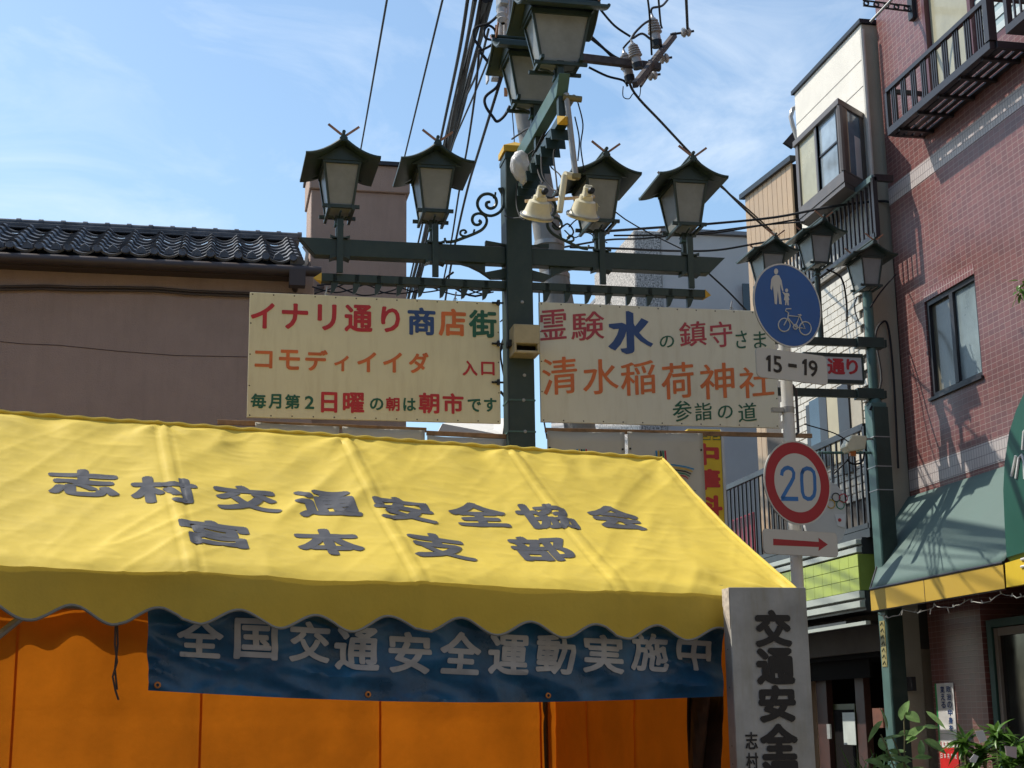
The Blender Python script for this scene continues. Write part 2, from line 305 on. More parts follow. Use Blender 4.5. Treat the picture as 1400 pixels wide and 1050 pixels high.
sx1 = P(405, 350, Y=ey + 0.2).x; pitch = math.atan2(rz - ez, ry - ey); TL = (ry - ey) / math.cos(pitch); tp = 0.252; rows = 7; step = TL / rows
g = MB(); g.tube([(-9, ey - 0.03, ez - 0.045), (sx1 + 0.22, ey - 0.03, ez - 0.045)], 0.05, 10); g.box((-9, ey + 0.0, ez - 0.1), (sx1 + 0.05, ey + 0.04, ez + 0.0))
build('gutter', g, BROWNM, lb, smooth=True)
build('eave_soffit', MB().box((-9, ey + 0.04, ez - 0.09), (sx1 + 0.02, WY, ez - 0.03)), BROWNM, lb)
build('downpipe', MB().box((P(395, 375, Y=ey).x, ey - 0.09, ez - 0.2), (P(417, 375, Y=ey).x, ey + 0.02, ez - 0.05)).tube([P(404, 382, Y=ey), P(403, 400, Y=13.8), P(425, 402, Y=13.95), P(440, 392, Y=14.1)], 0.03), BROWNM, lb, smooth=True)
cs, sn = math.cos(pitch), math.sin(pitch)
build('roof_deck', MB().prism([(-9, ey, ez - 0.03), (-9, ry, rz - 0.03), (-9, ry + 1.6, ez), (-9, ry + 1.6, ez - 0.06), (-9, ey, ez - 0.06)], (9 + sx1, 0, 0)), DKALU, lb)
def tileprof(t):   # S-shaped pantile: trough then roll
    return -0.030 * math.sin(math.pi * min(t / 0.68, 1)) if t < 0.68 else 0.040 * math.sin(math.pi * (t - 0.68) / 0.32)
tm = MB(); nu = 12; th = 0.014
for lay in (0, 1):
    pass
vsT = []
for j, (a, lift) in enumerate(((0, 0.026), (step * 1.12, 0.0))):
    for i in range(nu + 1):
        t = i / nu; z = tileprof(t) + lift
        vsT.append((t * tp * 1.03, a * cs - z * sn, a * sn + z * cs))
for j, (a, lift) in enumerate(((0, 0.026), (step * 1.12, 0.0))):
    for i in range(nu + 1):
        t = i / nu; z = tileprof(t) + lift - th - (0.008 if j == 0 else 0)
        vsT.append((t * tp * 1.03, a * cs - z * sn, a * sn + z * cs))
q = nu + 1; fsT = []
for i in range(nu):
    fsT += [(i, i + 1, q + i + 1, q + i), (2 * q + i, 3 * q + i, 3 * q + i + 1, 2 * q + i + 1), (i, 2 * q + i, 2 * q + i + 1, i + 1)]
fsT += [(0, q, 3 * q, 2 * q), (nu, 2 * q + nu, 3 * q + nu, q + nu)]
tm.add(vsT, fsT)
t0 = None; ncol = 20
for c in range(ncol):
    for r in range(rows):
        loc = Vector((sx1 - (c + 1) * tp + random.uniform(-.003, .003), ey - 0.02 + r * step * cs, ez + 0.045 + r * step * sn + random.uniform(-.002, .002))) - lb.location
        if t0 is None:
            t0 = build('roof_tile', tm, KAWARA, lb, smooth=True, local=True); t0.location = loc
        else: share(t0, 'roof_tile', lb, loc)
em = MB().lathe([(0.0, -0.012), (0.036, -0.012), (0.04, 0.0), (0.036, 0.015), (0.0, 0.015)], (0, 0, 0), (0, -1, 0.3), 12)
sg = MB().prism([(-0.05, 0, 0), (-0.035, 0, 0.045), (0, 0, 0.07), (0.035, 0, 0.045), (0.05, 0, 0)], (0, 0.05, 0.02))
es = sgo = None
for c in range(ncol):
    x = sx1 - (c + 1) * tp
    for kind in (0, 1):
        loc = (Vector((x + tp * 0.84, ey - 0.035, ez + 0.075)) if kind == 0 else Vector((x + tp * 0.34, ey + 0.13, ez + 0.105))) - lb.location
        if kind == 0:
            if es is None: es = build('eave_tile_disc', em, KAWARA, lb, smooth=True, local=True); es.location = loc
            else: share(es, 'eave_tile_disc', lb, loc)
        else:
            if sgo is None: sgo = build('snow_guard', sg, KAWARA, lb, local=True); sgo.location = loc
            else: share(sgo, 'snow_guard', lb, loc)
rr = 0.042; rzt = P(200, 308.5, Y=ry).z
rcm = (rz + rzt - 0.05) / 2
for k, (a, b) in enumerate(((0.03, rcm - rz), (rcm - rz + 0.006, rzt - 0.055 - rz))):
    build('ridge_course', MB().box((-9, ry - 0.09 + k * 0.02, rz + a), (sx1 + 0.1 - 0.02 * k, ry + 0.09 - k * 0.02, rz + b)), KAWARA, lb, bevel=0.004)
rt = None; seg = 0.215; mseg = MB().tube([(0, 0, 0), (seg - 0.03, 0, 0)], 0.042, 12).tube([(seg - 0.04, 0, 0), (seg + 0.004, 0, 0)], 0.052, 12)
for k in range(24):
    loc = Vector((sx1 + 0.12 - (k + 1) * seg, ry, rzt - 0.042)) - lb.location
    if rt is None: rt = build('ridge_tile', mseg, KAWARA, lb, smooth=True, local=True); rt.location = loc
    else: share(rt, 'ridge_tile', lb, loc)
a = P(404, 370, Y=ey + 0.05); b = P(420, 342, Y=ey + 0.2)
vg = MB()
for r in range(rows):
    p0 = Vector((sx1, ey - 0.02 + r * step * cs, ez + 0.03 + r * step * sn)); p1 = p0 + Vector((0, step * cs * 1.05, step * sn * 1.05))
    build('verge_tile', MB().tube([p0, p1], [0.07, 0.05], 12), KAWARA, lb, smooth=True)
build('verge_end_plate', MB().tube([P(409, 369, Y=ey), P(418, 360, Y=ey), P(420, 345, Y=ey), P(414, 337, Y=ey)], [0.012, 0.02, 0.016, 0.01]), mat('pale_mortar', (0.5, 0.47, 0.42), 0.8), lb, smooth=True)
wb = MB(); pts = [P(x, y, Y=WY - 0.03) for x, y in ((-60, 395), (0, 396), (60, 395), (110, 397), (160, 397), (215, 398), (260, 402), (340, 405), (420, 408))]
for dz in (0, 0.028): wb.tube([p + Vector((0, 0, dz)) for p in pts], 0.012, 6)
tag(build('wall_cable', wb, BROWNM, smooth=True), 'pair of brown cables running along the mauve stucco wall under the gutter', 'cable')
build('wall_joint', MB().tube([P(x, y, Y=WY - 0.001) for x, y in ((-40, 463), (30, 470), (80, 472), (160, 480), (240, 486), (338, 488))], 0.004, 4), mat('hairline_crack', (0.09, 0.06, 0.055), 0.9), lb)
# ================================================================== unseen houses behind and beside the camera, added to block sky light
def plain_house(lab, x0, x1, y0, y1, h, m, face):
    t = thing('unseen_house', lab, 'house', ((x0 + x1) / 2, (y0 + y1) / 2, 0)); build('wall', MB().box((x0, y0, 0), (x1, y1, h)), m, t); build('roof', MB().box((x0 - 0.2, y0 - 0.2, h + 0.001), (x1 + 0.2, y1 + 0.2, h + 0.2)), BROWNM, t)
    n_ = int(((x1 - x0) if face[1] else (y1 - y0)) / 2.4)
    for k in range(n_):
        for z in [1.0 + 2.9 * j for j in range(int(h / 2.9))]:
            c = (x0 + 1.2 + k * 2.4) if face[1] else (y0 + 1.2 + k * 2.4)
            if face[1]: fy = y1 if face[1] > 0 else y0; a_ = (c - 0.6, fy - 0.01, z); b_ = (c + 0.6, fy + 0.02 * face[1], z + 1.2)
            else: fx = x1 if face[0] > 0 else x0; a_ = (fx - 0.01, c - 0.6, z); b_ = (fx + 0.02 * face[0], c + 0.6, z + 1.2)
            build('window', MB().box(a_, b_), DKGLASS, t)
plain_house('unseen brown rendered three storey house across the street behind the viewer', -14, 5.0, -16, -9, 11.5, MAUVE, (0, 1))
plain_house('unseen tan rendered house along the right pavement beside the viewer', 7.4, 14, -16, 8.2, 10.5, BEIGEW, (-1, 0))
plain_house('unseen grey rendered house on the left of the street beside the viewer', -18, -9.5, -8, 12.5, 10, GREYW, (1, 0))
# ================================================================== street arch
arch = thing('shopping_street_arch', 'dark green steel post with yellow cap and lamp bearing beams, between the sign boards', 'arch', (2.315, 11, 0))
px0, px1, pf, pb = 2.213, 2.415, 10.9, 11.12
build('post', MB().box((px0, pf, 0), (px1, pb, 5.86)), GREEN, arch, bevel=0.006)
m_ = MB(); cx_, cy_ = (px0 + px1) / 2, (pf + pb) / 2; r = 0.115
m_.box((cx_ - r, cy_ - r, 5.861), (cx_ + r, cy_ + r, 5.91)); m_.add([(cx_ - r, cy_ - r, 5.91), (cx_ + r, cy_ - r, 5.91), (cx_ + r, cy_ + r, 5.91), (cx_ - r, cy_ + r, 5.91), (cx_, cy_, 5.985)], [(0, 1, 4), (1, 2, 4), (2, 3, 4), (3, 0, 4)])
build('post_cap', m_, GOLD, arch)
build('post_collar', MB().box((px0 - 0.006, pf - 0.006, 5.80), (px1 + 0.006, pb + 0.006, 5.835)), GREEN, arch)
for y, nm in ((547, 1), (590, 1)):
    z = P(715, y, Y=pf).z; build('post_band', MB().box((px0 - 0.004, pf - 0.004, z - 0.006), (px1 + 0.004, pb + 0.004, z + 0.006)), GREENP, arch)
for x, y in ((714, 413), (717, 513), (716, 547), (718, 590)):
    c = P(x, y, Y=pf); build('bolt_head', MB().lathe([(0, 0.008), (0.012, 0.006), (0.014, 0)], c, (0, -1, 0), 10), STEELG, arch, smooth=True)
for y in (412, 468, 521):
    c = P(690, y, Y=pf); build('clamp_screw', MB().tube([c + Vector((-0.09, 0.05, 0)), c + Vector((0.0, 0.05, 0))], 0.008, 6).box(c + Vector((-0.05, 0.03, -0.02)), c + Vector((-0.03, 0.07, 0.02))), IRON, arch)
def arm(sgn, xe_top, xe_bot, xs_end, xtip):
    x0 = px0 if sgn < 0 else px1
    build('upper_beam', MB().prism([(x0, 10.95, 5.088), (xe_top, 10.95, 5.088), (xe_bot, 10.95, 4.952), (x0, 10.95, 4.952)], (0, 0.1, 0)), GREEN, arch, bevel=0.004)
    build('lower_beam', MB().box((x0, 10.96, 4.752), (xs_end, 11.04, 4.815)), GREEN, arch, bevel=0.003)
    m = MB(); e = xs_end; m.add([(e, 10.957, 4.749), (e, 11.043, 4.749), (e, 11.043, 4.818), (e, 10.957, 4.818), (e + sgn * 0.062, 11.0, 4.783)], [(0, 1, 4), (1, 2, 4), (2, 3, 4), (3, 0, 4), (3, 2, 1, 0)] if sgn < 0 else [(1, 0, 4), (2, 1, 4), (3, 2, 4), (0, 3, 4), (0, 1, 2, 3)])
    build('beam_tip', m, GOLD, arch)
    def zc(x, y):
        p = P(540 + x / 5.528, 230 + y / 5.526, Y=11.0); return (p.x if sgn < 0 else 2 * 2.314 - p.x, 10.975, p.z)
    build('gusset', MB().prism([zc(*q) for q in ((392, 708), (470, 718), (560, 743), (640, 782), (722, 838), (838, 838), (838, 762), (678, 792), (678, 706))], (0, 0.05, 0)), GREEN, arch)
    build('wedge_plate', MB().prism([zc(*q) for q in ((682, 552), (835, 580), (835, 590), (682, 584))], (0, 0.05, 0)), GREEN, arch)
    def cr(pts, n=4):
        res = []
        for i in range(len(pts) - 1):
            p = [Vector(pts[max(0, min(len(pts) - 1, i + k))]) for k in (-1, 0, 1, 2)]
            for j in range(n):
                t = j / n; res.append(0.5 * ((2 * p[1]) + (-p[0] + p[2]) * t + (2 * p[0] - 5 * p[1] + 4 * p[2] - p[3]) * t * t + (-p[0] + 3 * p[1] - 3 * p[2] + p[3]) * t ** 3))
        return res + [Vector(pts[-1])]
    for pts, r0 in (([(805, 165), (818, 215), (815, 285), (785, 340), (725, 367), (665, 352), (625, 305), (622, 255), (655, 212), (705, 202), (750, 225), (763, 265), (748, 300), (715, 312), (688, 295), (690, 268), (715, 262)], 0.013),
                    ([(380, 565), (440, 560), (520, 532), (600, 500), (655, 470), (685, 430), (688, 390), (665, 360), (625, 350), (590, 365), (580, 400), (595, 430), (625, 435), (645, 415), (628, 400)], 0.012),
                    ([(545, 522), (510, 520), (490, 505), (495, 482), (520, 475), (535, 490), (520, 500)], 0.009), ([(400, 565), (378, 555), (373, 535)], 0.009), ([(590, 500), (592, 485), (597, 470)], 0.008), ([(740, 235), (752, 215), (755, 190)], 0.008)):
        w = cr([zc(*q) for q in pts]); build('scroll', MB().tube(w, r0, 6), GREEN, arch, smooth=True)
    build('scroll_shoe', MB().prism([zc(*q) for q in ((778, 155), (815, 150), (822, 215), (808, 210))], (0, 0.03, 0)), GREEN, arch)
    h = None
    for k in range(8):
        x = 2.063 - k * 0.1665 if sgn < 0 else 2.545 + k * 0.1665
        hm = MB().prism([(-0.028, 0, 0), (0.016, 0, 0), (0.03, 0, 0.0), (-0.004, 0, -0.075), (-0.028, 0, -0.088)], (0, 0.035, 0)).box((-0.018, -0.012, 0.0), (0.014, -0.0, 0.06))
        if h is None: h = build('hook', hm, GREEN, arch, local=True)
        else: h = share(h, 'hook', arch)
        h.location = Vector((x, 10.972, 4.752)) - arch.location
    for y in (4.42,): pass
arm(-1, 0.622, 0.742, 0.795, 0.73); arm(1, 4.008, 3.872, 3.83, 3.89)
# arms reaching out over the street towards the camera
build('upper_beam', MB().prism([(2.30, pf, 5.87), (2.30, 9.42, 5.87), (2.30, 9.52, 5.74), (2.30, pf, 5.74)], (0.08, 0, 0)), GREENP, arch, bevel=0.004)
build('lower_beam', MB().box((2.30, pf, 5.52), (2.375, 9.5, 5.58)), GREEN, arch, bevel=0.003)
build('beam_tip', MB().add([(2.297, 9.5, 5.517), (2.378, 9.5, 5.517), (2.378, 9.5, 5.583), (2.297, 9.5, 5.583), (2.337, 9.43, 5.55)], [(0, 1, 4), (1, 2, 4), (2, 3, 4), (3, 0, 4)]), GOLD, arch)
for k in range(8):
    y = 10.75 - k * 0.1665
    build('hook', MB().prism([(2.27, y, 5.52), (2.27, y + 0.03, 5.52), (2.27, y + 0.0, 5.44), (2.27, y - 0.03, 5.43)], (0.14, 0, 0)), GREEN, arch)
for y in (9.55, 10.3):
    build('strut', MB().box((2.315, y - 0.03, 5.58), (2.36, y + 0.03, 6.02)), GREEN, arch)
# lanterns
def lantern():
    t = thing('street_lantern', 'x', 'lantern', (0, 0, 0), 'roofed lanterns on the street arches')
    hw, y0, y1, ze, zr = 0.284, -0.31, 0.305, 0.0, 0.195            # origin: eave level, centre of the roof
    def prof(s):                                                   # s 0..1 ridge to eave: concave sweep
        return zr - 0.06 - (zr - 0.06) * (1 - (1 - s) ** 1.9)
    m = MB(); n = 10
    for sg in (-1, 1):
        top = [(sg * hw * (0.06 + 0.94 * i / n), prof(i / n) + 0.0) for i in range(n + 1)]
        vs = []
        for x, z in top: vs += [(x, y0, z), (x, y1, z), (x, y0, z - 0.018), (x, y1, z - 0.018)]
        fs = []
        for i in range(n):
            a = i * 4; b = a + 4; fs += [(a, a + 1, b + 1, b), (a + 2, b + 2, b + 3, a + 3), (a, b, b + 2, a + 2), (a + 1, a + 3, b + 3, b + 1)]
        e = n * 4; fs.append((e, e + 1, e + 3, e + 2)); m.add(vs, fs)
    build('roof', m, mat('lantern_roof_paint', (0.03, 0.055, 0.048), 0.45, 0, 0.25, 6, dirt=0.3, dcol=(0.09, 0.09, 0.08)), t, smooth=True, local=True)
    for yy in (y0 - 0.006, y1 - 0.01):
        m = MB(); ks = [(sg, i) for sg, rng in ((-1, range(n, -1, -1)), (1, range(0, n + 1))) for i in rng]
        m.tube([(sg * hw * (0.02 + 0.98 * i / n), yy + 0.008, prof(i / n) - 0.004) for sg, i in ks], 0.013, 6)
        build('gable_board', m, GREEN, t, smooth=True, local=True)
    gp = [(-0.20, 0, prof(0.7) - 0.03), (0, 0, zr - 0.085), (0.20, 0, prof(0.7) - 0.03), (0.145, 0, -0.01), (-0.145, 0, -0.01)]
    for yy in (-0.225, 0.215): build('gable_panel', MB().prism([(x, yy, z) for x, _, z in gp], (0, 0.012, 0)), GREEN, t, local=True)
    build('ridge', MB().tube([(0, y0 - 0.01, zr - 0.055), (0, y1 + 0.01, zr - 0.055)], 0.024, 8).tube([(0, y0 - 0.015, zr - 0.015), (0, y1 + 0.015, zr - 0.015)], 0.014, 8).box((-0.03, y0 - 0.005, zr - 0.085), (0.03, y1 + 0.005, zr - 0.055)), GREEN, t, smooth=True, local=True)
    for yy in (y0 + 0.01, y1 - 0.01):
        for sg in (-1, 1):
            build('finial', MB().bar((sg * 0.018, yy + sg * 0.008, zr - 0.035), (sg * 0.118, yy + sg * 0.008, zr + 0.042), 0.012, 0.016, (0, 0, 1)), BRONZE, t, local=True)
    bt, bb, ht, hb = 0.135, 0.09, -0.02, -0.355; dt, db = 0.205, 0.14
    cs_ = [(-1, -1), (1, -1), (1, 1), (-1, 1)]
    for a, b in cs_: build('frame_post', MB().bar((a * bt, b * dt, ht), (a * bb, b * db, hb), 0.018, 0.018, (0, 1, 0)), GREEN, t, local=True)
    build('head_frame', MB().box((-bt - .012, -dt - .012, ht - 0.012), (bt + .012, -dt + .012, ht + .022)).box((-bt - .012, dt - .012, ht - .012), (bt + .012, dt + .012, ht + .022)).box((-bt - .012, -dt + .0125, ht - .012), (-bt + .012, dt - .0125, ht + .022)).box((bt - .012, -dt + .0125, ht - .012), (bt + .012, dt - .0125, ht + .022)), GREEN, t, local=True)
    for i in range(4):
        a, b = cs_[i], cs_[(i + 1) % 4]; k = 0.97
        build('glass_pane', MB().add([(a[0] * bt * k, a[1] * dt * k, ht), (b[0] * bt * k, b[1] * dt * k, ht), (b[0] * bb * k, b[1] * db * k, hb), (a[0] * bb * k, a[1] * db * k, hb)], [(0, 3, 2, 1)]), FROST, t, local=True)
    fr = bb + 0.052
    for sg in (-1, 1):
        build('bottom_rail', MB().box((-fr, sg * db - 0.012, hb - 0.012), (fr, sg * db + 0.012, hb + 0.014)), GREEN, t, local=True)
        build('bottom_rail', MB().box((sg * (bb + .002) - 0.011, -db - 0.05, hb - 0.036), (sg * (bb + .002) + 0.011, db + 0.05, hb - 0.0125)), GREEN, t, local=True)
    build('bottom_glass', MB().box((-bb + .012, -db + .013, hb - 0.004), (bb - .012, db - .013, hb)), FROST, t, local=True)
    m = MB()
    for sg in (-1, 1): m.tube([(sg * 0.02, 0, hb - 0.075), (sg * 0.05, 0, hb - 0.04), (sg * 0.085, 0, hb - 0.035)], 0.008, 6); m.tube([(0, sg * 0.02, hb - 0.075), (0, sg * 0.07, hb - 0.045), (0, sg * 0.135, hb - 0.035)], 0.008, 6)
    build('bracket', m, GREEN, t, smooth=True, local=True)
    build('stem', MB().box((-0.032, -0.032, hb - 0.10), (0.032, 0.032, hb - 0.036)).box((-0.024, -0.024, hb - 0.25), (0.024, 0.024, hb - 0.10)), GREEN, t, bevel=0.003, local=True)
    build('collar', MB().box((-0.036, -0.036, hb - 0.115), (0.036, 0.036, hb - 0.10)), GREENP, t, local=True)
    return t
LG = 'roofed lanterns on the street arches'
l0 = lantern(); l0.location = (0.929, 11.06, 5.692); l0['label'] = 'leftmost lantern, in front of the left side of the mauve tower'
lq = [((1.66, 11.06, 5.697), 'second lantern from the left, beside the curled iron scroll'), ((2.985, 11.06, 5.69), 'lantern right of the green post, partly behind the cream floodlight'),
      ((3.71, 11.06, 5.70), 'lantern at the right end of the long cross beam, under the diagonal cable')]
l0.rotation_euler.z = 0.012
for (loc, lab), rz_ in zip(lq, (-0.02, 0.025, -0.012)): dup(l0, loc, lab, rotz=rz_)
dup(l0, (2.335, 9.60, 6.36), 'large lantern cut by the top edge of the photo, nearest of all', rotz=math.pi / 2)
dup(l0, (2.325, 10.36, 6.385), 'lantern tucked behind and below the nearest lantern at the top', rotz=math.pi / 2)
for x in (0.929, 1.66, 2.985, 3.71):
    build('lamp_stem', MB().box((x - 0.024, 10.925, 4.816), (x + 0.024, 10.949, 5.24)).box((x - 0.06, 10.93, 5.089), (x + 0.06, 11.07, 5.10)).box((x - 0.024, 11.02, 5.089), (x + 0.024, 11.085, 5.13)), GREEN, arch)
    build('beam_clip', MB().prism([(x - 0.075, 10.935, 4.951), (x + 0.075, 10.935, 4.951), (x + 0.075, 10.935, 4.925), (x + 0.035, 10.935, 4.94), (x - 0.035, 10.935, 4.94), (x - 0.075, 10.935, 4.925)], (0, 0.1, 0)), GREEN, arch)
    build('beam_clip', MB().prism([(x - 0.075, 10.935, 5.089), (x + 0.075, 10.935, 5.089), (x + 0.075, 10.935, 5.115), (x + 0.035, 10.935, 5.10), (x - 0.035, 10.935, 5.10), (x - 0.075, 10.935, 5.115)], (0, 0.012, 0)), GREEN, arch)
# ------------------------------------------------------------------ the two sign boards
NB = Vector((0, -1, 0))
def board(quad, mats, items, label, bold, shear=0.0, nail=True):
    y = 10.96; ps = [P(px, py, Y=y) for px, py in quad]; x0 = (ps[0].x + ps[3].x) / 2; x1 = (ps[1].x + ps[2].x) / 2; z1 = (ps[0].z + ps[1].z) / 2; z0 = (ps[2].z + ps[3].z) / 2
    t = thing('sign_board', label, 'sign', ((x0 + x1) / 2, y, z0))
    build('panel', MB().box((x0, y, z0), (x1, y + 0.025, z1)), mats[0], t, bevel=0.002)
    w = MB(); writing(w, items, ((0, y, 0), (0, 1, 0)), UX, UZ, NB, bold, shear); build('lettering', w, mats[1:], t)
    nm = MB(); n = 12
    for i in range(n + 1):
        for z in (z0 + 0.015, z1 - 0.015): nm.lathe([(0, 0.003), (0.005, 0.002), (0.006, 0)], (x0 + 0.02 + (x1 - x0 - 0.04) * i / n, y, z), NB, 6)
    for j in range(1, 4):
        for x in (x0 + 0.012, x1 - 0.012): nm.lathe([(0, 0.003), (0.005, 0.002), (0.006, 0)], (x, y, z0 + (z1 - z0) * j / 4), NB, 6)
    tag(build('nail_heads', nm, RUST, t), kind='stuff')
    build('back_frame', MB().box((x0 + 0.03, y + 0.0255, z1 - 0.06), (x1 - 0.03, y + 0.05, z1 - 0.02)).box((x0 + 0.03, y + 0.0255, z0 + 0.02), (x1 - 0.03, y + 0.05, z0 + 0.06)), DKALU, t)
    for f in (0.3, 0.82):
        xx = x0 + (x1 - x0) * f; build('hanger', MB().tube([(xx, y + 0.03, z1 - 0.03), (xx, y + 0.03, z1 + 0.03), (xx + 0.01, y + 0.03, z1 + 0.08)], 0.006, 6).lathe([(0.012, 0), (0.016, 0.004), (0.016, -0.004), (0.012, 0)], (xx, y + 0.02, z1 + 0.012), NB, 10), STEELG, t)
    return t
def bx(s, x0, y0, x1, y1, mi, ox=320, oy=390, k=3.684): return (s, ox + x0 / k, oy + y0 / k, ox + x1 / k, oy + y1 / k, mi)
I1 = [bx('イ', 84, 88, 204, 218, 0), bx('ナ', 240, 92, 373, 222, 0), bx('リ', 420, 96, 516, 228, 0), bx('通', 556, 98, 698, 236, 0), bx('り', 740, 108, 836, 238, 0), bx('商', 874, 112, 1015, 252, 1), bx('店', 1030, 118, 1168, 257, 2), bx('街', 1182, 125, 1322, 264, 3),
      bx('コ', 104, 330, 194, 418, 2), bx('モ', 226, 325, 332, 426, 2), bx('デ', 358, 325, 472, 432, 2), bx('ィ', 504, 354, 578, 434, 2), bx('イ', 620, 336, 716, 438, 2), bx('イ', 750, 338, 846, 440, 2), bx('ダ', 880, 338, 980, 444, 2), bx('入', 1150, 380, 1226, 456, 0), bx('口', 1244, 386, 1312, 454, 0),
      bx('毎', 84, 546, 162, 620, 3), bx('月', 174, 548, 238, 622, 3), bx('第', 256, 550, 332, 624, 3), bx('2', 356, 558, 404, 624, 3), bx('日', 438, 538, 520, 642, 0), bx('曜', 548, 540, 656, 644, 0), bx('の', 684, 568, 752, 630, 3), bx('朝', 764, 564, 834, 634, 0), bx('は', 852, 568, 916, 634, 3), bx('朝', 930, 542, 1034, 646, 0), bx('市', 1050, 544, 1156, 648, 0), bx('で', 1176, 572, 1244, 638, 3), bx('す', 1258, 568, 1322, 638, 3)]
board([(341.2, 400.3), (681.8, 412.6), (685.6, 578.1), (338, 571.3)], [BOARD, RED, BLUE, ORG, GRN], I1, 'beige sign board left of the green post with thick multicoloured Japanese lettering', 0.032)
def b2(s, x0, y0, x1, y1, mi, b=None): return bx(s, x0, y0, x1, y1, mi, 680, 400, 3.5) + ((b,) if b is not None else ())
I2 = [b2('霊', 204, 82, 330, 226, 0), b2('験', 352, 92, 512, 228, 0), b2('水', 528, 84, 744, 296, 1, -0.045), b2('の', 776, 206, 846, 264, 3), b2('鎮', 870, 138, 1000, 258, 0), b2('守', 1016, 138, 1124, 262, 0), b2('さ', 1140, 182, 1194, 268, 3), b2('ま', 1226, 186, 1286, 268, 3),
      b2('清', 214, 308, 382, 488, 2), b2('水', 408, 318, 580, 486, 2), b2('稲', 590, 328, 756, 490, 2), b2('荷', 784, 334, 940, 508, 2), b2('神', 968, 338, 1134, 508, 2), b2('社', 1156, 352, 1322, 502, 2),
      b2('参', 838, 516, 930, 616, 3), b2('詣', 944, 526, 1026, 612, 3), b2('の', 1054, 540, 1126, 604, 3), b2('道', 1152, 528, 1240, 618, 3)]
board([(737.1, 414.6), (1061, 424.3), (1062.5, 583), (739.5, 579)], [BOARD2, CRIM, BLUE, ORG, GRN], I2, 'ivory sign board right of the green post with brush style shrine lettering', -0.012, 0.12)
# speaker box on the post
sp = thing('speaker_box', 'small cream speaker box with dark slot fixed on the green post between the boards', 'speaker', (2.42, 10.8, P(720, 470, Y=10.8).z))
a = P(703, 482, Y=10.72); b = P(738, 444, Y=10.72)
build('housing', MB().box((a.x, 10.72, a.z + 0.075), (b.x, 10.9, b.z)).box((a.x, 10.72, a.z), (a.x + 0.02, 10.9, a.z + 0.0749)).box((b.x - 0.02, 10.72, a.z), (b.x, 10.9, a.z + 0.0749)).box((a.x + 0.0201, 10.72, a.z), (b.x - 0.0201, 10.9, a.z + 0.022)), mat('aged_cream_plastic', (0.42, 0.36, 0.22), 0.5, 0, 0.1, 12, dirt=0.3), sp, bevel=0.004)
build('grille', MB().box((a.x + 0.021, 10.80, a.z + 0.023), (b.x - 0.021, 10.89, a.z + 0.074)), DARKIN, sp)
build('mount', MB().box((a.x - 0.03, 10.8, a.z + 0.07), (a.x - 0.001, 10.88, a.z + 0.12)), IRON, sp)
# timber slats and banners under the boards
def slat(x0, y0, x1, y1, lab, Y=11.02):
    a = P(x0, y0, Y=Y); b = P(x1, y1, Y=Y); tag(build('timber_slat', MB().bar(a, b, 0.02, 0.035), SLAT, bevel=0.002), lab, 'timber slat')
slat(297, 577, 583, 588, 'thin timber slat behind the white banners, left end over the yellow tent ridge')
slat(583, 592, 692, 597, 'timber slat just left of the green post, holding the striped banner')
slat(745, 588, 1110, 596, 'long timber slat right of the green post, ending behind the white sign pole')
BANN = mat('white_banner_cloth', (0.55, 0.54, 0.48), 0.7, 0, 0.06, 4, transl=0.12, dirt=0.12, dcol=(0.4, 0.35, 0.2))
RC = [mat('ribbon_blue', (0.02, 0.22, 0.45), 0.6), mat('ribbon_yellow', (0.6, 0.38, 0.05), 0.6), mat('ribbon_black', (0.02, 0.02, 0.02), 0.6), mat('ribbon_green', (0.03, 0.22, 0.12), 0.6), mat('ribbon_red', (0.5, 0.03, 0.05), 0.6)]
def banner(q, lab, logo=None, Y=11.0):
    a = P(q[0], q[1], Y=Y); b = P(q[2], q[3], Y=Y); zb = 2.55; t = thing('cloth_banner', lab, 'banner', ((a.x + b.x) / 2, Y, zb), 'white banners under the sign boards')
    w = b.x - a.x
    def f(u, v):
        z = a.z + (b.z - a.z) * u - 0.012 * math.sin(math.pi * u) * (1 - v) * 0.6; z = z + (zb - z) * v
        return (a.x + w * u, Y + 0.008 * math.sin(u * 7 + v * 5) + 0.006 * noise.noise(Vector((u * 4, v * 5, a.x))), z)
    build('cloth', MB().grid(f, 14, 14), BANN, t, smooth=True, solid=0.002)
    for u in (0.03, 0.97):
        p = f(u, 0.12); build('eyelet', MB().lathe([(0, 0.004), (0.008, 0.004), (0.009, 0.0)], (p[0], p[1] - 0.004, p[2]), NB, 8), IRON, t)
    if logo:
        k0 = logo
        for i in range(5):
            m = MB(); pts = [P(k0[0] + i * 3.1 + o, k0[1] + yy, Y=Y - 0.012) for o, yy in ((0, 0), (1.2, 14), (1.6, 30), (4, 60))]
            for j in range(3): m.add([pts[j] + Vector((-0.006, 0, 0)), pts[j] + Vector((0.006, 0, 0)), pts[j + 1] + Vector((0.006, 0, 0)), pts[j + 1] + Vector((-0.006, 0, 0))], [(0, 3, 2, 1)])
            pts = [P(k0[0] - 4 + xx, k0[1] + 19 + i * 3.3 + o, Y=Y - 0.013) for xx, o in ((-40, 14), (-15, 4), (10, 0), (28, 0.5), (44, 3), (56 - i * 2, 6.5))]
            for j in range(5): m.add([pts[j] + Vector((0, 0, 0.005)), pts[j] - Vector((0, 0, 0.005)), pts[j + 1] - Vector((0, 0, 0.005)), pts[j + 1] + Vector((0, 0, 0.005))], [(0, 1, 2, 3)])
            build('printed_ribbon', m, RC[i], t)
    return t
banner((349, 577, 464, 583), 'plain white banner furthest left, under the beige sign board')
banner((468, 583, 581, 588), 'second white banner from the left, with plain cloth showing above the tent')
banner((584, 595, 692, 600), 'cream banner hung just left of the green post with five printed stripes', (627, 618))
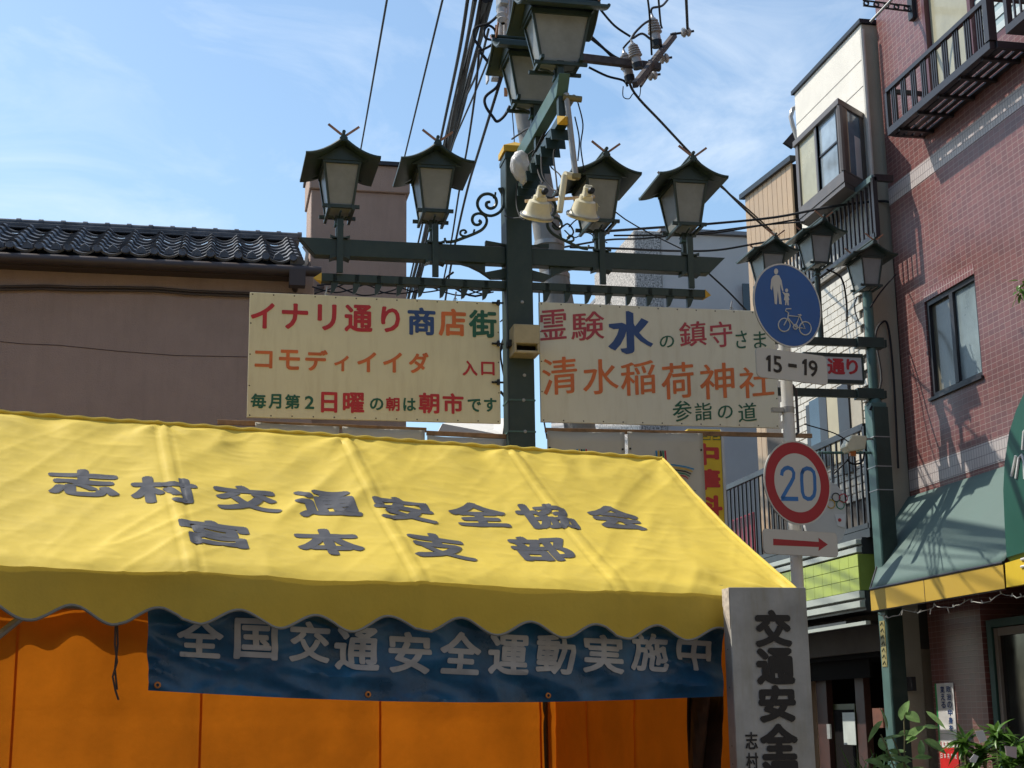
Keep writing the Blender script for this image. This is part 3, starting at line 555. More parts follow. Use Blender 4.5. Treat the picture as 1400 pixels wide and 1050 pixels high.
banner((748, 588.5, 854, 591), 'white banner just right of the green post, stripes half hidden by tent ridge', (789, 614))
bn = banner((858, 590, 961, 592), 'white banner furthest right, with curved five colour ribbon mark in full view', (897, 616))
w = MB()
for ch, x0, y0, x1, y1 in (('C', 905, 668, 912, 677), ('I', 916, 668, 918, 677), ('T', 922, 669, 929, 678), ('I', 933, 669, 935, 678), ('E', 937, 670, 942, 679), ('S', 946, 670, 952, 679)): writing(w, [(ch, x0, y0, x1, y1, 0)], ((0, 10.985, 0), (0, 1, 0)), UX, UZ, NB, 0)
build('lettering', w, mat('grey_print', (0.2, 0.2, 0.21), 0.6), bn)
# ================================================================== yellow tent
ud = Vector((0.971, 0.24, 0)).normalized(); vd = Vector((-ud.y, ud.x, 0)); RZ = 2.85
RR = P(905, 628, Z=RZ); RL = P(0, 565, Z=RZ); HS = 1.4
tent = thing('event_tent', 'yellow pitched canvas event tent with scalloped valance and grey Japanese lettering on its roof', 'tent', (RR.x, RR.y, 0))
def plv(k): return (tuple(RR + vd * k), tuple(vd))
Er = P(1096, 819, pl=plv(-HS)); El = P(0, 769, pl=plv(-HS))
def extend(a, b, u):   # point at u metres left of b's ridge coordinate along line a-b
    d = (a - b); L_ = -(d.dot(ud)); return b + d * (u / L_)
UMAX = 4.9
segm = (RR - RL).length; SP = 0.892
def surf0(u, s):      # u metres left of right end, s 0 ridge .. 1 eave, front slope
    R_ = RR - ud * u; E_ = extend(El, Er, u); 
    return R_.lerp(E_, s)
nrm = ((surf0(1, 0) - surf0(0, 0)).cross(surf0(0, 1) - surf0(0, 0))).normalized()
if nrm.z < 0: nrm = -nrm
SL = (surf0(0, 1) - surf0(0, 0)).length
def wr(u, s):
    d = s * SL; h = 0.0
    h += 0.012 * noise.noise(Vector((u * 1.6 + d * 0.5, d * 0.9, 1.0)))
    f = noise.noise(Vector((u * 4.5 - d * 2.2, d * 0.9 + u * 0.5, 4.2))); h += 0.008 * (1 - abs(f) * 2.4) * (0.35 + 0.65 * noise.noise(Vector((u * 1.3, d * 1.7, 8))) ** 2 * 4)
    f2 = noise.noise(Vector((u * 7 + d * 4.5, d * 2.4 - u * 1.2, 9.7))); h += 0.0035 * (1 - abs(f2) * 3) * max(0.0, noise.noise(Vector((u * 1.7, d * 2, 3))) + 0.25)
    h += 0.010 * math.exp(-d / 0.22) * math.sin(u * 21 + 2.5 * noise.noise(Vector((u * 3, 0, 0)))) * (1 - math.exp(-d / 0.03))
    for k in range(6):                                      # sewn double seams over the rafters
        uk = k * SP; x = u - uk; h += 0.005 * math.exp(-(x / 0.12) ** 2) if k else 0
        h += -0.004 * math.exp(-((abs(x) - 0.035) / 0.008) ** 2) + 0.003 * math.exp(-(x / 0.03) ** 2)
        ang = math.atan2(x, d + 0.03); rr_ = math.hypot(x, d); h += 0.006 * math.exp(-rr_ / 0.35) * math.sin(ang * 9 + k)
    rr_ = math.hypot(u, (SL - d)); ang = math.atan2(u, SL - d + 0.02); h += 0.011 * math.exp(-rr_ / 0.5) * math.sin(ang * 13 + 1)   # tension folds to the corner
    f3 = noise.noise(Vector((u * 2.2 + d * 1.5, d * 7.0, 21.0))); h += 0.0035 * math.exp(-abs(f3) * 14) * (0.3 + 1.2 * max(0, noise.noise(Vector((u * 1.1, d * 1.3, 40)))))
    f4 = noise.noise(Vector((u * 5.0 - d * 3.4, d * 1.4, 31.0))); h += 0.0065 * math.exp(-abs(f4) * 9) * (0.35 + 1.3 * max(0, noise.noise(Vector((u * 1.4, d * 1.1, 50)))))
    f5 = noise.noise(Vector((u * 9.0 + d * 8, d * 6.0 - u * 3, 61.0))); h += 0.0016 * math.exp(-abs(f5) * 8)
    sag = -0.035 * math.sin(math.pi * min(1, d / SL)) * (0.6 + 0.4 * abs(math.sin(math.pi * u / SP)))
    return h * min(1, 0.25 + d / 0.1) + sag
def roofp(u, s, off=0.0):
    p = surf0(u, s) + nrm * (wr(u, s) + off)
    if s > 0.94:                                            # canvas rounds over the eave rail
        k = (s - 0.94) / 0.06; p += Vector((0, 0, -0.012 * k * k)) + vd * (0.006 * k)
    return p
build('roof_canvas', MB().grid(lambda a, b: roofp(UMAX * (1 - a), b), 380, 130), TENTY, tent, smooth=True)
def backp(u, s):
    R_ = RR - ud * u; p = R_ + vd * (HS * s); p.z = RZ + (surf0(u, 1).z + 0.10 - RZ) * s; return p
build('roof_canvas', MB().grid(lambda a, b: backp(UMAX * (1 - a), b), 60, 10), TENTY, tent, smooth=True)
VH = 0.168
def scal(u): return 0.030 * math.cos(2 * math.pi * (u - 0.588) / 0.295) - 0.004 * u
def valp(u, s, back=False):
    top = roofp(u, 1.0) if not back else backp(u, 1.0); dn = (VH + scal(u)) * s; f = -vd if not back else vd
    return top + f * (0.008 + 0.012 * s * math.sin(u * 6) + 0.008 * noise.noise(Vector((u * 2.5, s, 2)))) + Vector((0, 0, -dn))
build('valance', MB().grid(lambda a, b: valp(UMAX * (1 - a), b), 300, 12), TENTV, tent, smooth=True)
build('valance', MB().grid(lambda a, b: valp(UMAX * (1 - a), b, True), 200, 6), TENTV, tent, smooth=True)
build('valance_hem', MB().tube([valp(UMAX * (1 - i / 300), 1.0) for i in range(301)], 0.0055, 6), HEM, tent, smooth=True)
build('valance_hem', MB().tube([valp(UMAX * (1 - i / 150), 1.0, True) for i in range(151)], 0.0055, 6), HEM, tent, smooth=True)
build('ridge_hem', MB().tube([roofp(UMAX * (1 - i / 300), 0.0, 0.004) + Vector((0, 0, 0.003 * math.sin(i * .9))) for i in range(301)], 0.010, 8), TENTY, tent, smooth=True)
build('rake_hem', MB().tube([roofp(0.0, i / 40, 0.002) for i in range(41)], 0.008, 8).tube([backp(0.0, i / 20) for i in range(21)], 0.008, 6), TENTY, tent, smooth=True)
# grey lettering printed on the slope
wl = MB()
vdn = (surf0(0, 0) - surf0(0, 1)).normalized()
def us(x, y):
    p = P(x, y, pl=(tuple(RR), tuple(nrm))); d = p - RR; u = -d.dot(ud); s = -d.dot(vdn) / SL
    for _ in range(6):                                      # settle on the doubly ruled slope
        q = surf0(u, s); n2 = ((surf0(u + .1, s) - q).cross(surf0(u, s + .1) - q)); p = P(x, y, pl=(tuple(q + nrm * wr(u, s)), tuple(n2))); d = p - q; u -= d.dot(ud); s -= d.dot(vdn) / SL
    return u, s
def roofletter(ch, x, y, w, h):
    u0, s0 = us(x, y)
    letter(wl, ch, (0, 0, 0), w, h, UX, UZ, nrm, 0, 0.044, 0, lambda a, b: roofp(u0 - a, s0 - b / SL, 0.0022), 0.024)
for ch, x, y in (('志', 114, 661), ('村', 225, 671), ('交', 337, 682), ('通', 447, 690), ('安', 553, 697), ('全', 653, 704), ('協', 747, 706), ('会', 841, 708)): roofletter(ch, x, y, 0.282, 0.29)
for ch, x, y in (('宮', 295, 730), ('本', 449, 741), ('支', 601, 748), ('部', 740, 752)): roofletter(ch, x, y, 0.282, 0.29)
build('roof_lettering', wl, TENTG, tent, smooth=True)
# frame
fm = MB(); zeR = surf0(0, 1).z - 0.03
def fr(name, a, b, r=0.016): build(name, MB().tube([a, b], r, 8), STEELG, tent, smooth=True)
for k in (0, 2, 4, 5.4):
    u = k * SP + 0.05
    fr('rafter', surf0(u, 0) - Vector((0, 0, 0.09)), surf0(u, 1) - Vector((0, 0, 0.04)) + vd * 0.03); fr('rafter', backp(u, 0) - Vector((0, 0, 0.09)), backp(u, 1) - Vector((0, 0, 0.04)) - vd * 0.03)
for u in (0.05, 4.85):
    for pt in (surf0(u, 1) + vd * 0.04, backp(u, 1) - vd * 0.04): build('tent_leg', MB().tube([Vector((pt.x, pt.y, 0)), Vector((pt.x, pt.y, pt.z - 0.03))], 0.02, 8), mat('dull_tent_steel', (0.10, 0.09, 0.08), 0.5, 0.4), tent, smooth=True)
fr('eave_pole', surf0(0.03, 1) + vd * 0.04 - Vector((0, 0, 0.03)), surf0(4.87, 1) + vd * 0.04 - Vector((0, 0, 0.03))); fr('eave_pole', backp(0.03, 1) - vd * 0.04 - Vector((0, 0, 0.03)), backp(4.87, 1) - vd * 0.04 - Vector((0, 0, 0.03)))
fr('ridge_pole', surf0(0.03, 0) - Vector((0, 0, 0.07)), surf0(4.87, 0) - Vector((0, 0, 0.07)))
a_ = P(32, 842, pl=plv(-HS + 0.2)); b_ = P(-60, 915, pl=plv(-HS + 0.2)); fr('brace', a_, b_, 0.014)
# orange curtains: rear wall and right end wall
def curt(label, p0, p1, ztop, zbot, n, seams, cname='curtain'):
    d = (p1 - p0); L_ = d.length; nn = Vector((d.y, -d.x, 0)).normalized()
    t = thing(cname, label, 'curtain', tuple((p0 + p1) / 2 + Vector((0, 0, zbot - (p0.z + p1.z) / 2))))
    def f(a, b):
        p = p0 + d * a; x = a * L_; h = 0.035 * noise.noise(Vector((x * 2.6, b * 0.8, 5))) + 0.004 * math.exp(-abs(noise.noise(Vector((x * 2.4 + b * 2, b * 3.5, 15)))) * 12) + 0.006 * math.sin(x * 9 + b) * b + 0.005 * noise.noise(Vector((x * 6, b * 3, 2)))
        for s_ in seams: h += 0.006 * math.exp(-((x - s_) / 0.012) ** 2)
        h += 0.004 * math.exp(-((b - 0.28) / 0.012) ** 2)
        z = ztop(a) * (1 - b) + zbot * b; return Vector((p.x, p.y, z)) + nn * h
    build('canvas', MB().grid(f, int(n), 50), ORANGE, t, smooth=True)
    for s_ in seams:
        build('seam', MB().add([q_ for b in range(26) for q_ in (f((s_ - 0.0065) / L_, b / 25) + nn * 0.003, f((s_ + 0.0065) / L_, b / 25) + nn * 0.003)], [(2 * i, 2 * i + 1, 2 * i + 3, 2 * i + 2) for i in range(25)]), mat('dark_orange_seam', (0.75, 0.18, 0.01), 0.7, transl=0.25), t, smooth=True)
    return t
pb0 = backp(4.85, 1) - vd * 0.045; pb1 = backp(0.0, 1) - vd * 0.045; Lb = (pb1 - pb0).length
def seam_at(px): p = P(px, 1000, pl=(tuple(pb0), tuple(vd))); return (p - pb0).dot(ud)
curt('bright orange curtain hanging across the back of the yellow tent, lit through by the sun', pb0, pb1 + ud * 0.05, lambda a: backp(4.85 * (1 - a), 1).z - 0.03, 0.1, 160, [seam_at(x) for x in (16, 273, 518, 738)])
pf1 = surf0(0.0, 1) + vd * 0.15
curt('darker orange curtain closing the right end of the yellow tent', pb1 + ud * 0.02, Vector((pf1.x, pf1.y, pb1.z)), lambda a: zeR - 0.02 + 0.12 * a, 0.1, 60, [0.45, 1.1])
tag(build('dark_brown_sheet', MB().grid(lambda a, b: P(940 + 46 * a, 952 + 130 * b, pl=plv(-HS + 0.35)) + Vector((0.02 * math.sin(a * 17 + b * 2), 0.05 * math.sin(a * 12 + 3 * b), 0)), 20, 16), mat('dark_brown_tone', (0.05, 0.022, 0.012), 0.8, 0, 0.4, 12), smooth=True, solid=0.004), 'dark brown rippled sheet at the right end of the orange curtain', 'cloth')  # rippled dark brown sheet for a dark shape at the tent end
# blue banner
bl = plv(-HS + 0.10); tb = thing('vinyl_banner', 'blue vinyl traffic safety banner with pale rounded lettering under the yellow valance', 'banner', tuple(P(600, 950, pl=bl)))
ba = P(202, 840, pl=bl); bb_ = P(988, 840, pl=bl); dB = bb_ - ba
def bf(a, b, off=0.0):
    x = 202 + 786 * a; yb = 944 + 13 * math.sin(math.pi * min(1, a * 0.95)) + 6 * a; yt = 800; y = yt + (yb - yt) * b
    p = P(x, y, pl=bl); s = a * 2.9
    h = 0.030 * noise.noise(Vector((s * 1.5 - b * 1.5, b * 1.6, 3))) + 0.006 * math.exp(-abs(noise.noise(Vector((s * 2.2 + b * 4, b * 2.0 - s, 13)))) * 10) + 0.014 * (1 - 3 * abs(noise.noise(Vector((s * 3 - b * 2.5, b * 2.5 + s, 7))))) + 0.003 * noise.noise(Vector((s * 14, b * 9, 1)))
    return p - vd * (h + off)
build('vinyl', MB().grid(bf, 200, 40), TARP, tb, smooth=True)
w = MB()
def bl_letter(ch, x0, y0, x1, y1, bold=0.03):
    x0, x1 = 0 + x0, 0 + x1
    def f(a_, b__):
        x = (x0 + x1) / 2 + a_ * (x1 - x0); y = (y0 + y1) / 2 - b__ * (y1 - y0) + a_ * 3; a = (x - 202) / 786; yb = 944 + 13 * math.sin(math.pi * min(1, a * 0.95)) + 6 * a; return bf(a, (y - 800) / (yb - 800), 0.004)
    letter(w, ch, (0, 0, 0), 1, 1, UX, UZ, -vd, 0, bold, 0, f, 0.12)
for ch, x0, y0, x1, y1 in (('全', 242, 845, 306, 899), ('国', 320, 846, 378, 902), ('交', 393, 850, 452, 906), ('通', 458, 858, 518, 917), ('安', 530, 864, 588, 921), ('全', 599, 864, 656, 922), ('運', 665, 868, 721, 923), ('動', 731, 868, 784, 922), ('実', 795, 868, 851, 921), ('施', 861, 866, 913, 918), ('中', 925, 866, 973, 917)): bl_letter(ch, x0, y0, x1, y1)
build('lettering', w, TARPW, tb, smooth=True)
for x in (214, 503, 752):
    a = (x - 202) / 786; p = bf(a, 0.945, 0.003); build('eyelet', MB().lathe([(0.006, 0.0), (0.006, 0.004), (0.012, 0.003), (0.013, 0)], p, -vd, 12), mat('brass', (0.5, 0.2, 0.06), 0.4, 0.6), tb, smooth=True)
tag(build('tie_cord', MB().tube([P(x, y, pl=plv(-HS + 0.05)) for x, y in ((158, 850), (157, 880), (160, 905), (154, 925), (158, 945), (162, 957))], 0.004, 5).tube([P(x, y, pl=plv(-HS + 0.055)) for x, y in ((160, 850), (161, 880), (157, 915), (160, 943))], 0.004, 5), BROWNM, smooth=True), 'thin dark tie cord dangling in front of the orange curtain', 'cord')
# ------------------------------------------------------------------ standing placard
PY = 5.97; pc = thing('standing_placard', 'weathered grey upright box sign with black vertical Japanese lettering at the right end of tent', 'sign', (2.15, PY, 0))
a = P(997, 803, Y=PY); b = P(1101, 803, Y=PY); dl = P(1115.5, 1045, Y=PY); x0 = a.x - 0.0; x1 = (b.x + dl.x) / 2; zt = a.z
GREYB = mat('weathered_grey_board', (0.42, 0.42, 0.39), 0.6, 0, 0.22, 5, bump=0.1, bs=30, dirt=0.6, dcol=(0.30, 0.25, 0.13), streak=1)
build('front_panel', MB().box((x0, PY, 0), (x1, PY + 0.012, zt)), GREYB, pc, bevel=0.001)
build('box_body', MB().box((x0 + 0.003, PY + 0.0125, 0), (x1 - 0.003, PY + 0.095, zt - 0.004)), mat('grey_side_board', (0.33, 0.3, 0.27), 0.7, 0, 0.2, 9, dirt=0.4), pc)
build('torn_corner', MB().prism([(x0 - 0.001, PY + 0.001, zt - 0.001), (x0 - 0.001, PY + 0.085, zt - 0.001), (x0 - 0.001, PY + 0.085, zt - 0.07), (x0 - 0.001, PY + 0.004, zt - 0.17)], (-0.002, 0, 0)), mat('bare_wood', (0.55, 0.48, 0.4), 0.8, 0, 0.35, 30), pc)
for y in (888, 940, 1020, 1045):
    p = P(987, y, Y=PY + 0.05); build('screw', MB().lathe([(0, 0.002), (0.004, 0.0)], (x0 - 0.001, PY + 0.05, p.z), (-1, 0, 0), 6), RUST, pc)
w = MB(); pl_ = ((0, PY, 0), (0, 1, 0))
def b3(s, x0, y0, x1, y1): return (s, 960 + x0 / 3.8875, 780 + y0 / 3.889, 960 + x1 / 3.8875, 780 + y1 / 3.889, 0)
writing(w, [b3('交', 278, 208, 476, 408), b3('通', 286, 410, 492, 608), b3('安', 298, 608, 498, 808), b3('全', 305, 812, 510, 1008)], pl_, UX, UZ, NB, 0.048)
writing(w, [b3('志', 228, 858, 294, 950), b3('村', 232, 968, 298, 1058)], pl_, UX, UZ, NB, 0.02)
writing(w, [b3('運', 315, 1010, 520, 1210)], pl_, UX, UZ, NB, 0.048)
build('lettering', w, BLACK, pc)
# ------------------------------------------------------------------ traffic signs on the white pole
ang = math.radians(18); us_ = Vector((math.cos(ang), math.sin(ang), 0)); ns_ = Vector((math.sin(ang), -math.cos(ang), 0)); SC = P(1080, 600, Y=9.6)
pls = (tuple(SC), tuple(ns_))
RIM = mat('sign_back_grey', (0.42, 0.42, 0.41), 0.4, 0.5)
SWH = mat('sign_white_sheet', (0.56, 0.56, 0.53), 0.4, 0, 0.05, 4, dirt=0.12)
SBL = mat('sign_blue_sheet', (0.012, 0.10, 0.34), 0.4, 0, 0.06, 4)
SBL2 = mat('sign_blue_digit', (0.015, 0.15, 0.45), 0.4); SRD = mat('sign_red_sheet', (0.36, 0.012, 0.03), 0.4, 0, 0.06, 4)
pole = thing('sign_pole', 'white round pole carrying the blue and red traffic signs', 'pole', (SC.x + 0.02, SC.y + 0.1, 0))
pp = [P(1072, 470, Y=9.74), P(1076, 530, Y=9.74), P(1090, 795, Y=9.74)]; px_ = (pp[1].x + pp[2].x) / 2
build('tube', MB().tube([(px_, 9.74, 0), (px_, 9.74, P(1070, 455, Y=9.74).z)], 0.042, 16), WHITEP, pole, smooth=True)
for y in (561,): z = P(1080, y, Y=9.74).z; build('band_clamp', MB().tube([(px_, 9.74, z - 0.022), (px_, 9.74, z + 0.022)], 0.045, 16).box((px_ - 0.12, 9.72, z - 0.015), (px_ - 0.04, 9.76, z + 0.015)), STEELG, pole, smooth=True)
build('side_bracket', MB().tube([(px_ + 0.05, 9.76, P(1080, 525, Y=9.74).z), (px_ + 0.075, 9.76, P(1080, 532, Y=9.74).z), (px_ + 0.075, 9.76, P(1080, 590, Y=9.74).z), (px_ + 0.05, 9.76, P(1080, 594, Y=9.74).z)], 0.010, 6), DKALU, pole, smooth=True)
def disc(t, name, c, r, off, th, m, r0=0.0, n=48):
    c = Vector(c) + ns_ * off
    vs = []; R_ = [(r0, 0), (r, 0), (r, -th), (r0, -th)]
    mb = MB().lathe([(r0, th), (r, th), (r, 0), (r0, 0)] + ([(r0, th)] if r0 > 0 else []), c - ns_ * th, ns_, n); return build(name, mb, m, t, smooth=True)
cb_ = P(1077, 417.5, pl=pls); rb = (P(1077, 361, pl=pls) - P(1077, 474, pl=pls)).length / 2
ts = thing('round_traffic_sign', 'round blue sign with white adult, child and bicycle at the top of white pole', 'traffic sign', tuple(cb_), 'traffic signs on the white pole')
disc(ts, 'plate', cb_, rb, -0.004, 0.004, RIM); disc(ts, 'rim', cb_, rb, 0.002, 0.003, SWH, rb * 0.965); disc(ts, 'blue_face', cb_, rb * 0.962, 0.001, 0.002, SBL)
def zq(x, y): return P(960 + x / 5, 250 + y / 5, pl=pls) + ns_ * 0.004
def fig(t, polys, nm, m):
    mb = MB()
    for pts in polys: mb.prism([zq(*q) for q in pts], -ns_ * 0.001)
    build(nm, mb, m, t)
def circ(cx, cy, rx, ry, n=16, a0=0): return [(cx + rx * math.cos(2 * math.pi * i / n), cy + ry * math.sin(2 * math.pi * i / n)) for i in range(n)]
fig(ts, [circ(503, 606, 14, 20), [(482, 640), (470, 660), (464, 722), (474, 736), (482, 700), (486, 745), (494, 828), (508, 832), (514, 740), (518, 760), (524, 828), (542, 832), (532, 740), (530, 690), (545, 740), (553, 738), (540, 668), (524, 634), (503, 628)]], 'adult_figure', SWH)
fig(ts, [circ(575, 736, 10, 13), [(565, 755), (548, 742), (546, 748), (562, 772), (556, 800), (566, 806), (564, 836), (572, 836), (577, 808), (580, 836), (590, 838), (588, 804), (594, 798), (586, 775), (595, 775), (592, 758), (580, 752)]], 'child_figure', SWH)
mb = MB()
def ln(pts, r=0.0045): mb.tube([zq(*q) for q in pts], r, 6)
for cx, cy in ((558, 972), (702, 995)): ln(circ(cx, cy, 40, 45, 28) + circ(cx, cy, 40, 45, 28)[:1])
ln([(605, 862), (572, 862), (566, 876), (588, 890), (582, 925), (556, 975)]); ln([(588, 908), (660, 916), (634, 985)]); ln([(584, 925), (634, 985), (700, 997), (664, 915)]); ln([(664, 915), (668, 900), (650, 902), (676, 906)]); ln(circ(634, 985, 14, 16, 12) + [(648, 985)])
build('bicycle_figure', mb, SWH, ts)
build('clamp', MB().box(cb_ - ns_ * 0.1 - UZ * 0.02 - UX * 0.05, cb_ - ns_ * 0.005 + UZ * 0.02 + UX * 0.02), STEELG, ts)
c2 = P(1090.5, 660, pl=pls); r2 = (P(1090, 603, pl=pls) - P(1090, 717.5, pl=pls)).length / 2
t2 = thing('round_traffic_sign', 'round red ringed sign with blue number 20 on the white pole', 'traffic sign', tuple(c2), 'traffic signs on the white pole')
disc(t2, 'plate', c2, r2, -0.004, 0.004, RIM); disc(t2, 'rim', c2, r2, 0.0015, 0.0025, SWH, r2 * 0.965); disc(t2, 'red_ring', c2, r2 * 0.962, 0.0015, 0.0025, SRD, r2 * 0.70); disc(t2, 'white_face', c2, r2 * 0.698, 0.001, 0.002, SWH)
w = MB()
def z7(x, y): return P(930 + x / 4.564, 560 + y / 4.565, pl=pls) + ns_ * 0.0015
def stroke(pts, r): 
    q = [z7(*p) for p in pts]; n = len(q); Lf = []; Rt = []
    for i in range(n):
        t = (q[min(i + 1, n - 1)] - q[max(i - 1, 0)]).normalized(); s = t.cross(ns_); Lf.append(q[i] + s * r); Rt.append(q[i] - s * r)
    w.add(Lf + Rt, [(i, i + 1, n + i + 1, n + i) if True else 0 for i in range(n - 1)])
stroke([(632, 412), (636, 385), (652, 368), (672, 362), (696, 372), (708, 395), (706, 425), (690, 458), (665, 500), (640, 545), (634, 556)], 0.0145)
stroke([(629, 556), (736, 558)], 0.015)
stroke([(758, 400), (768, 376), (790, 366), (815, 372), (832, 390), (838, 420), (840, 500), (834, 535), (815, 556), (795, 558), (772, 545), (762, 515), (757, 440), (758, 400), (768, 376)], 0.0145)
build('number', w, SBL2, t2)
def plate(t, name, corners, m, r=0.03, off=0.0, th=0.003):
    c = [P(*q, pl=pls) for q in corners]; x = [(p - SC).dot(us_) for p in c]; z = [p.z for p in c]; xa, xb, za, zb = (x[0] + x[3]) / 2, (x[1] + x[2]) / 2, (z[2] + z[3]) / 2, (z[0] + z[1]) / 2; pts = []
    for cx, cz, a0 in ((xb - r, zb - r, 0), (xa + r, zb - r, 90), (xa + r, za + r, 180), (xb - r, za + r, 270)):
        for k in range(6): a = math.radians(a0 + k * 18); q = SC + us_ * (cx + r * math.cos(a)); pts.append(Vector((q.x, q.y, cz + r * math.sin(a))) + ns_ * off)
    return build(name, MB().prism(pts, -ns_ * th), m, t)
q = [(1033.5, 475), (1130, 487), (1131.5, 526), (1035, 515)]
t3 = thing('time_plate', 'white plate reading 15-19 between the two round signs', 'sign plate', tuple(P(1080, 500, pl=pls))); plate(t3, 'panel', q, SWH, 0.035); plate(t3, 'edge', [(1033, 474.5), (1130.6, 486.6), (1132, 526.6), (1034.5, 515.6)], RIM, 0.036, -0.0032)
w = MB()
for ox_, oy_ in ((0, 0), (247, 26)): w.prism([P(960 + (x + ox_) / 5, 440 + (y + oy_) / 5, pl=pls) + ns_ * 0.003 for x, y in ((450, 230), (467, 228), (467, 340), (450, 339), (450, 262), (436, 262), (436, 247))], -ns_ * 0.001)
for ch, x0, y0, x1, y1 in (('5', 485, 234, 543, 348), ('-', 588, 288, 645, 312), ('9', 728, 264, 788, 376)):
    writing(w, [(ch, 960 + x0 / 5, 440 + y0 / 5, 960 + x1 / 5, 440 + y1 / 5, 0)], pls, us_, UZ, ns_, 0.02)
build('lettering', w, BLACK, t3)
q = [(1043.5, 723), (1145, 729), (1145, 762), (1044.5, 756)]
t4 = thing('arrow_plate', 'white plate with a dark red arrow pointing right at the foot of the signs', 'sign plate', tuple(P(1093, 742, pl=pls))); plate(t4, 'panel', q, SWH, 0.03); plate(t4, 'edge', [(1043, 722.5), (1145.6, 728.5), (1145.6, 762.6), (1044, 756.6)], RIM, 0.031, -0.0032)
build('arrow', MB().prism([z7(*p) for p in ((580, 806), (865, 826), (862, 800), (920, 842), (862, 882), (865, 858), (580, 846))], -ns_ * 0.001), SRD, t4)
# ================================================================== clutter on the arch
bag = MB(); ico = bmesh.new(); bmesh.ops.create_icosphere(ico, subdivisions=4, radius=1); cbg = P(713, 229, Y=10.55)
for v in ico.verts:
    d = v.co.copy(); k = 1 + 0.28 * noise.noise(d * 1.6) + 0.16 * abs(noise.noise(d * 4)) - 0.05; taper = 1.0 if d.z > -0.2 else 1 + (d.z + 0.2) * 0.55
    v.co = Vector((d.x * 0.078 * k * taper + 0.01 * d.z * -1, d.y * 0.065 * k * taper, d.z * 0.135 * (1 + 0.1 * noise.noise(d * 5)))) + cbg
bag.add([v.co for v in ico.verts], [[v.index for v in f.verts] for f in ico.faces]); ico.free()
tag(build('plastic_bag', bag, mat('white_plastic_bag', (0.72, 0.73, 0.74), 0.35, 0, 0.08, 30, bump=0.6, bs=45, transl=0.2), smooth=True), 'crumpled white plastic bag tied beside the top of the green post', 'bag')
rig = thing('floodlight_rig', 'grey and cream pipe bracket clamped to the arm, carrying two floodlights', 'bracket', tuple(P(787, 240, Y=9.6)))
build('drop_pipe', MB().tube([P(774, 128, Y=9.5), P(787, 240, Y=9.5)], 0.021, 10), STEELG, rig, smooth=True)
build('pipe_clamp', MB().tube([P(770, 133, Y=9.5), P(795, 136, Y=9.5)], 0.024, 8).box(P(781, 246, Y=9.5), P(794, 237, Y=9.45)), mat('brassy_clamp', (0.22, 0.18, 0.08), 0.5, 0.5), rig, smooth=True)
build('lower_pipe', MB().tube([P(772, 240, Y=9.46), P(765, 290, Y=9.46)], 0.022, 12).tube([P(772, 239, Y=9.46), P(786, 242, Y=9.5)], 0.026, 10), CREAM, rig, smooth=True)
build('cross_pipe', MB().tube([P(785, 132, Y=9.5), P(748, 192, Y=10.1)], 0.018, 8), STEELG, rig, smooth=True)
build('crossbar', MB().tube([P(718, 275, Y=9.5), P(813, 269, Y=9.5)], 0.012, 8), mat('raw_bar', (0.5, 0.35, 0.2), 0.5), rig, smooth=True)
def flood(x, y, lab):
    c = P(x, y, Y=9.42); t = thing('floodlight', lab, 'floodlight', tuple(c), 'cream floodlights on the arch')
    ax = Vector((-0.10, 0.62, -1)).normalized(); k = 1.0
    kf = 1.13; prof = [(0.0, -0.168), (0.026, -0.165), (0.030, -0.12), (0.040, -0.115), (0.043, -0.09), (0.062, -0.082), (0.068, -0.06), (0.078, -0.02), (0.09, 0.0), (0.098, 0.004), (0.099, 0.018), (0.093, 0.022), (0.085, 0.02), (0.0, 0.028)]
    build('housing', MB().lathe([(r * kf, h * kf) for r, h in prof], c, ax, 28), CREAM, t, smooth=True)
    build('rim_ring', MB().lathe([(0.106, -0.002), (0.114, -0.002), (0.1165, 0.006), (0.114, 0.012), (0.106, 0.01)], c, ax, 28), STEELG, t, smooth=True)
    b_ = c - ax * 0.15; build('bracket', MB().prism([b_ + Vector((-0.036, -0.03, -0.05)), b_ + Vector((0.03, -0.03, -0.02)), b_ + Vector((0.034, -0.03, 0.045)), b_ + Vector((-0.02, -0.03, 0.05))], (0, 0.05, 0)), CREAM, t, bevel=0.005)
    build('cable_gland', MB().lathe([(0, -0.01), (0.02, -0.01), (0.024, 0.01), (0.018, 0.03), (0, 0.03)], b_ + Vector((0.016, -0.034, 0.0)), (0.2, -1, 0), 12), IRON, t, smooth=True)
    build('clip', MB().tube([c - ax * 0.02 + Vector((0.088, -0.02, 0)), c - ax * 0.075 + Vector((0.078, -0.02, 0)), c - ax * 0.05 + Vector((0.098, -0.02, 0))], 0.005, 6), CREAM, t, smooth=True)
flood(734, 294, 'cream bell floodlight just right of the green post, left one of the pair'); flood(797, 293, 'cream bell floodlight in front of the lantern, right one of the pair')
# ================================================================== utility pole and overhead gear
UY_ = 13.0
up = thing('utility_pole', 'grey concrete utility pole leaning behind the green post and lanterns', 'utility pole', (3.3, UY_, 0))
p1 = P(762, 400, Y=UY_); p2 = P(702, 40, Y=UY_); dv = (p2 - p1) / (p2.z - p1.z); bot = p1 - dv * p1.z; top = p1 + dv * (9.2 - p1.z)
build('shaft', MB().tube([bot, p1, top], [0.165, 0.135, 0.10], 20), CONC, up, smooth=True)
for yy in (300, 335, 378, 205):
    z = P(760, yy, Y=UY_).z; c = p1 + dv * (z - p1.z); build('pole_band', MB().tube([c - UZ * 0.02, c + UZ * 0.02], 0.142 if yy > 250 else 0.125, 20), STEELG, up, smooth=True)
ca = P(700, 68, Y=UY_ - 0.16); cbm = P(903, 92, Y=UY_ - 0.16)
build('crossarm', MB().bar(ca, cbm, 0.06, 0.075), RUST, up, bevel=0.004)
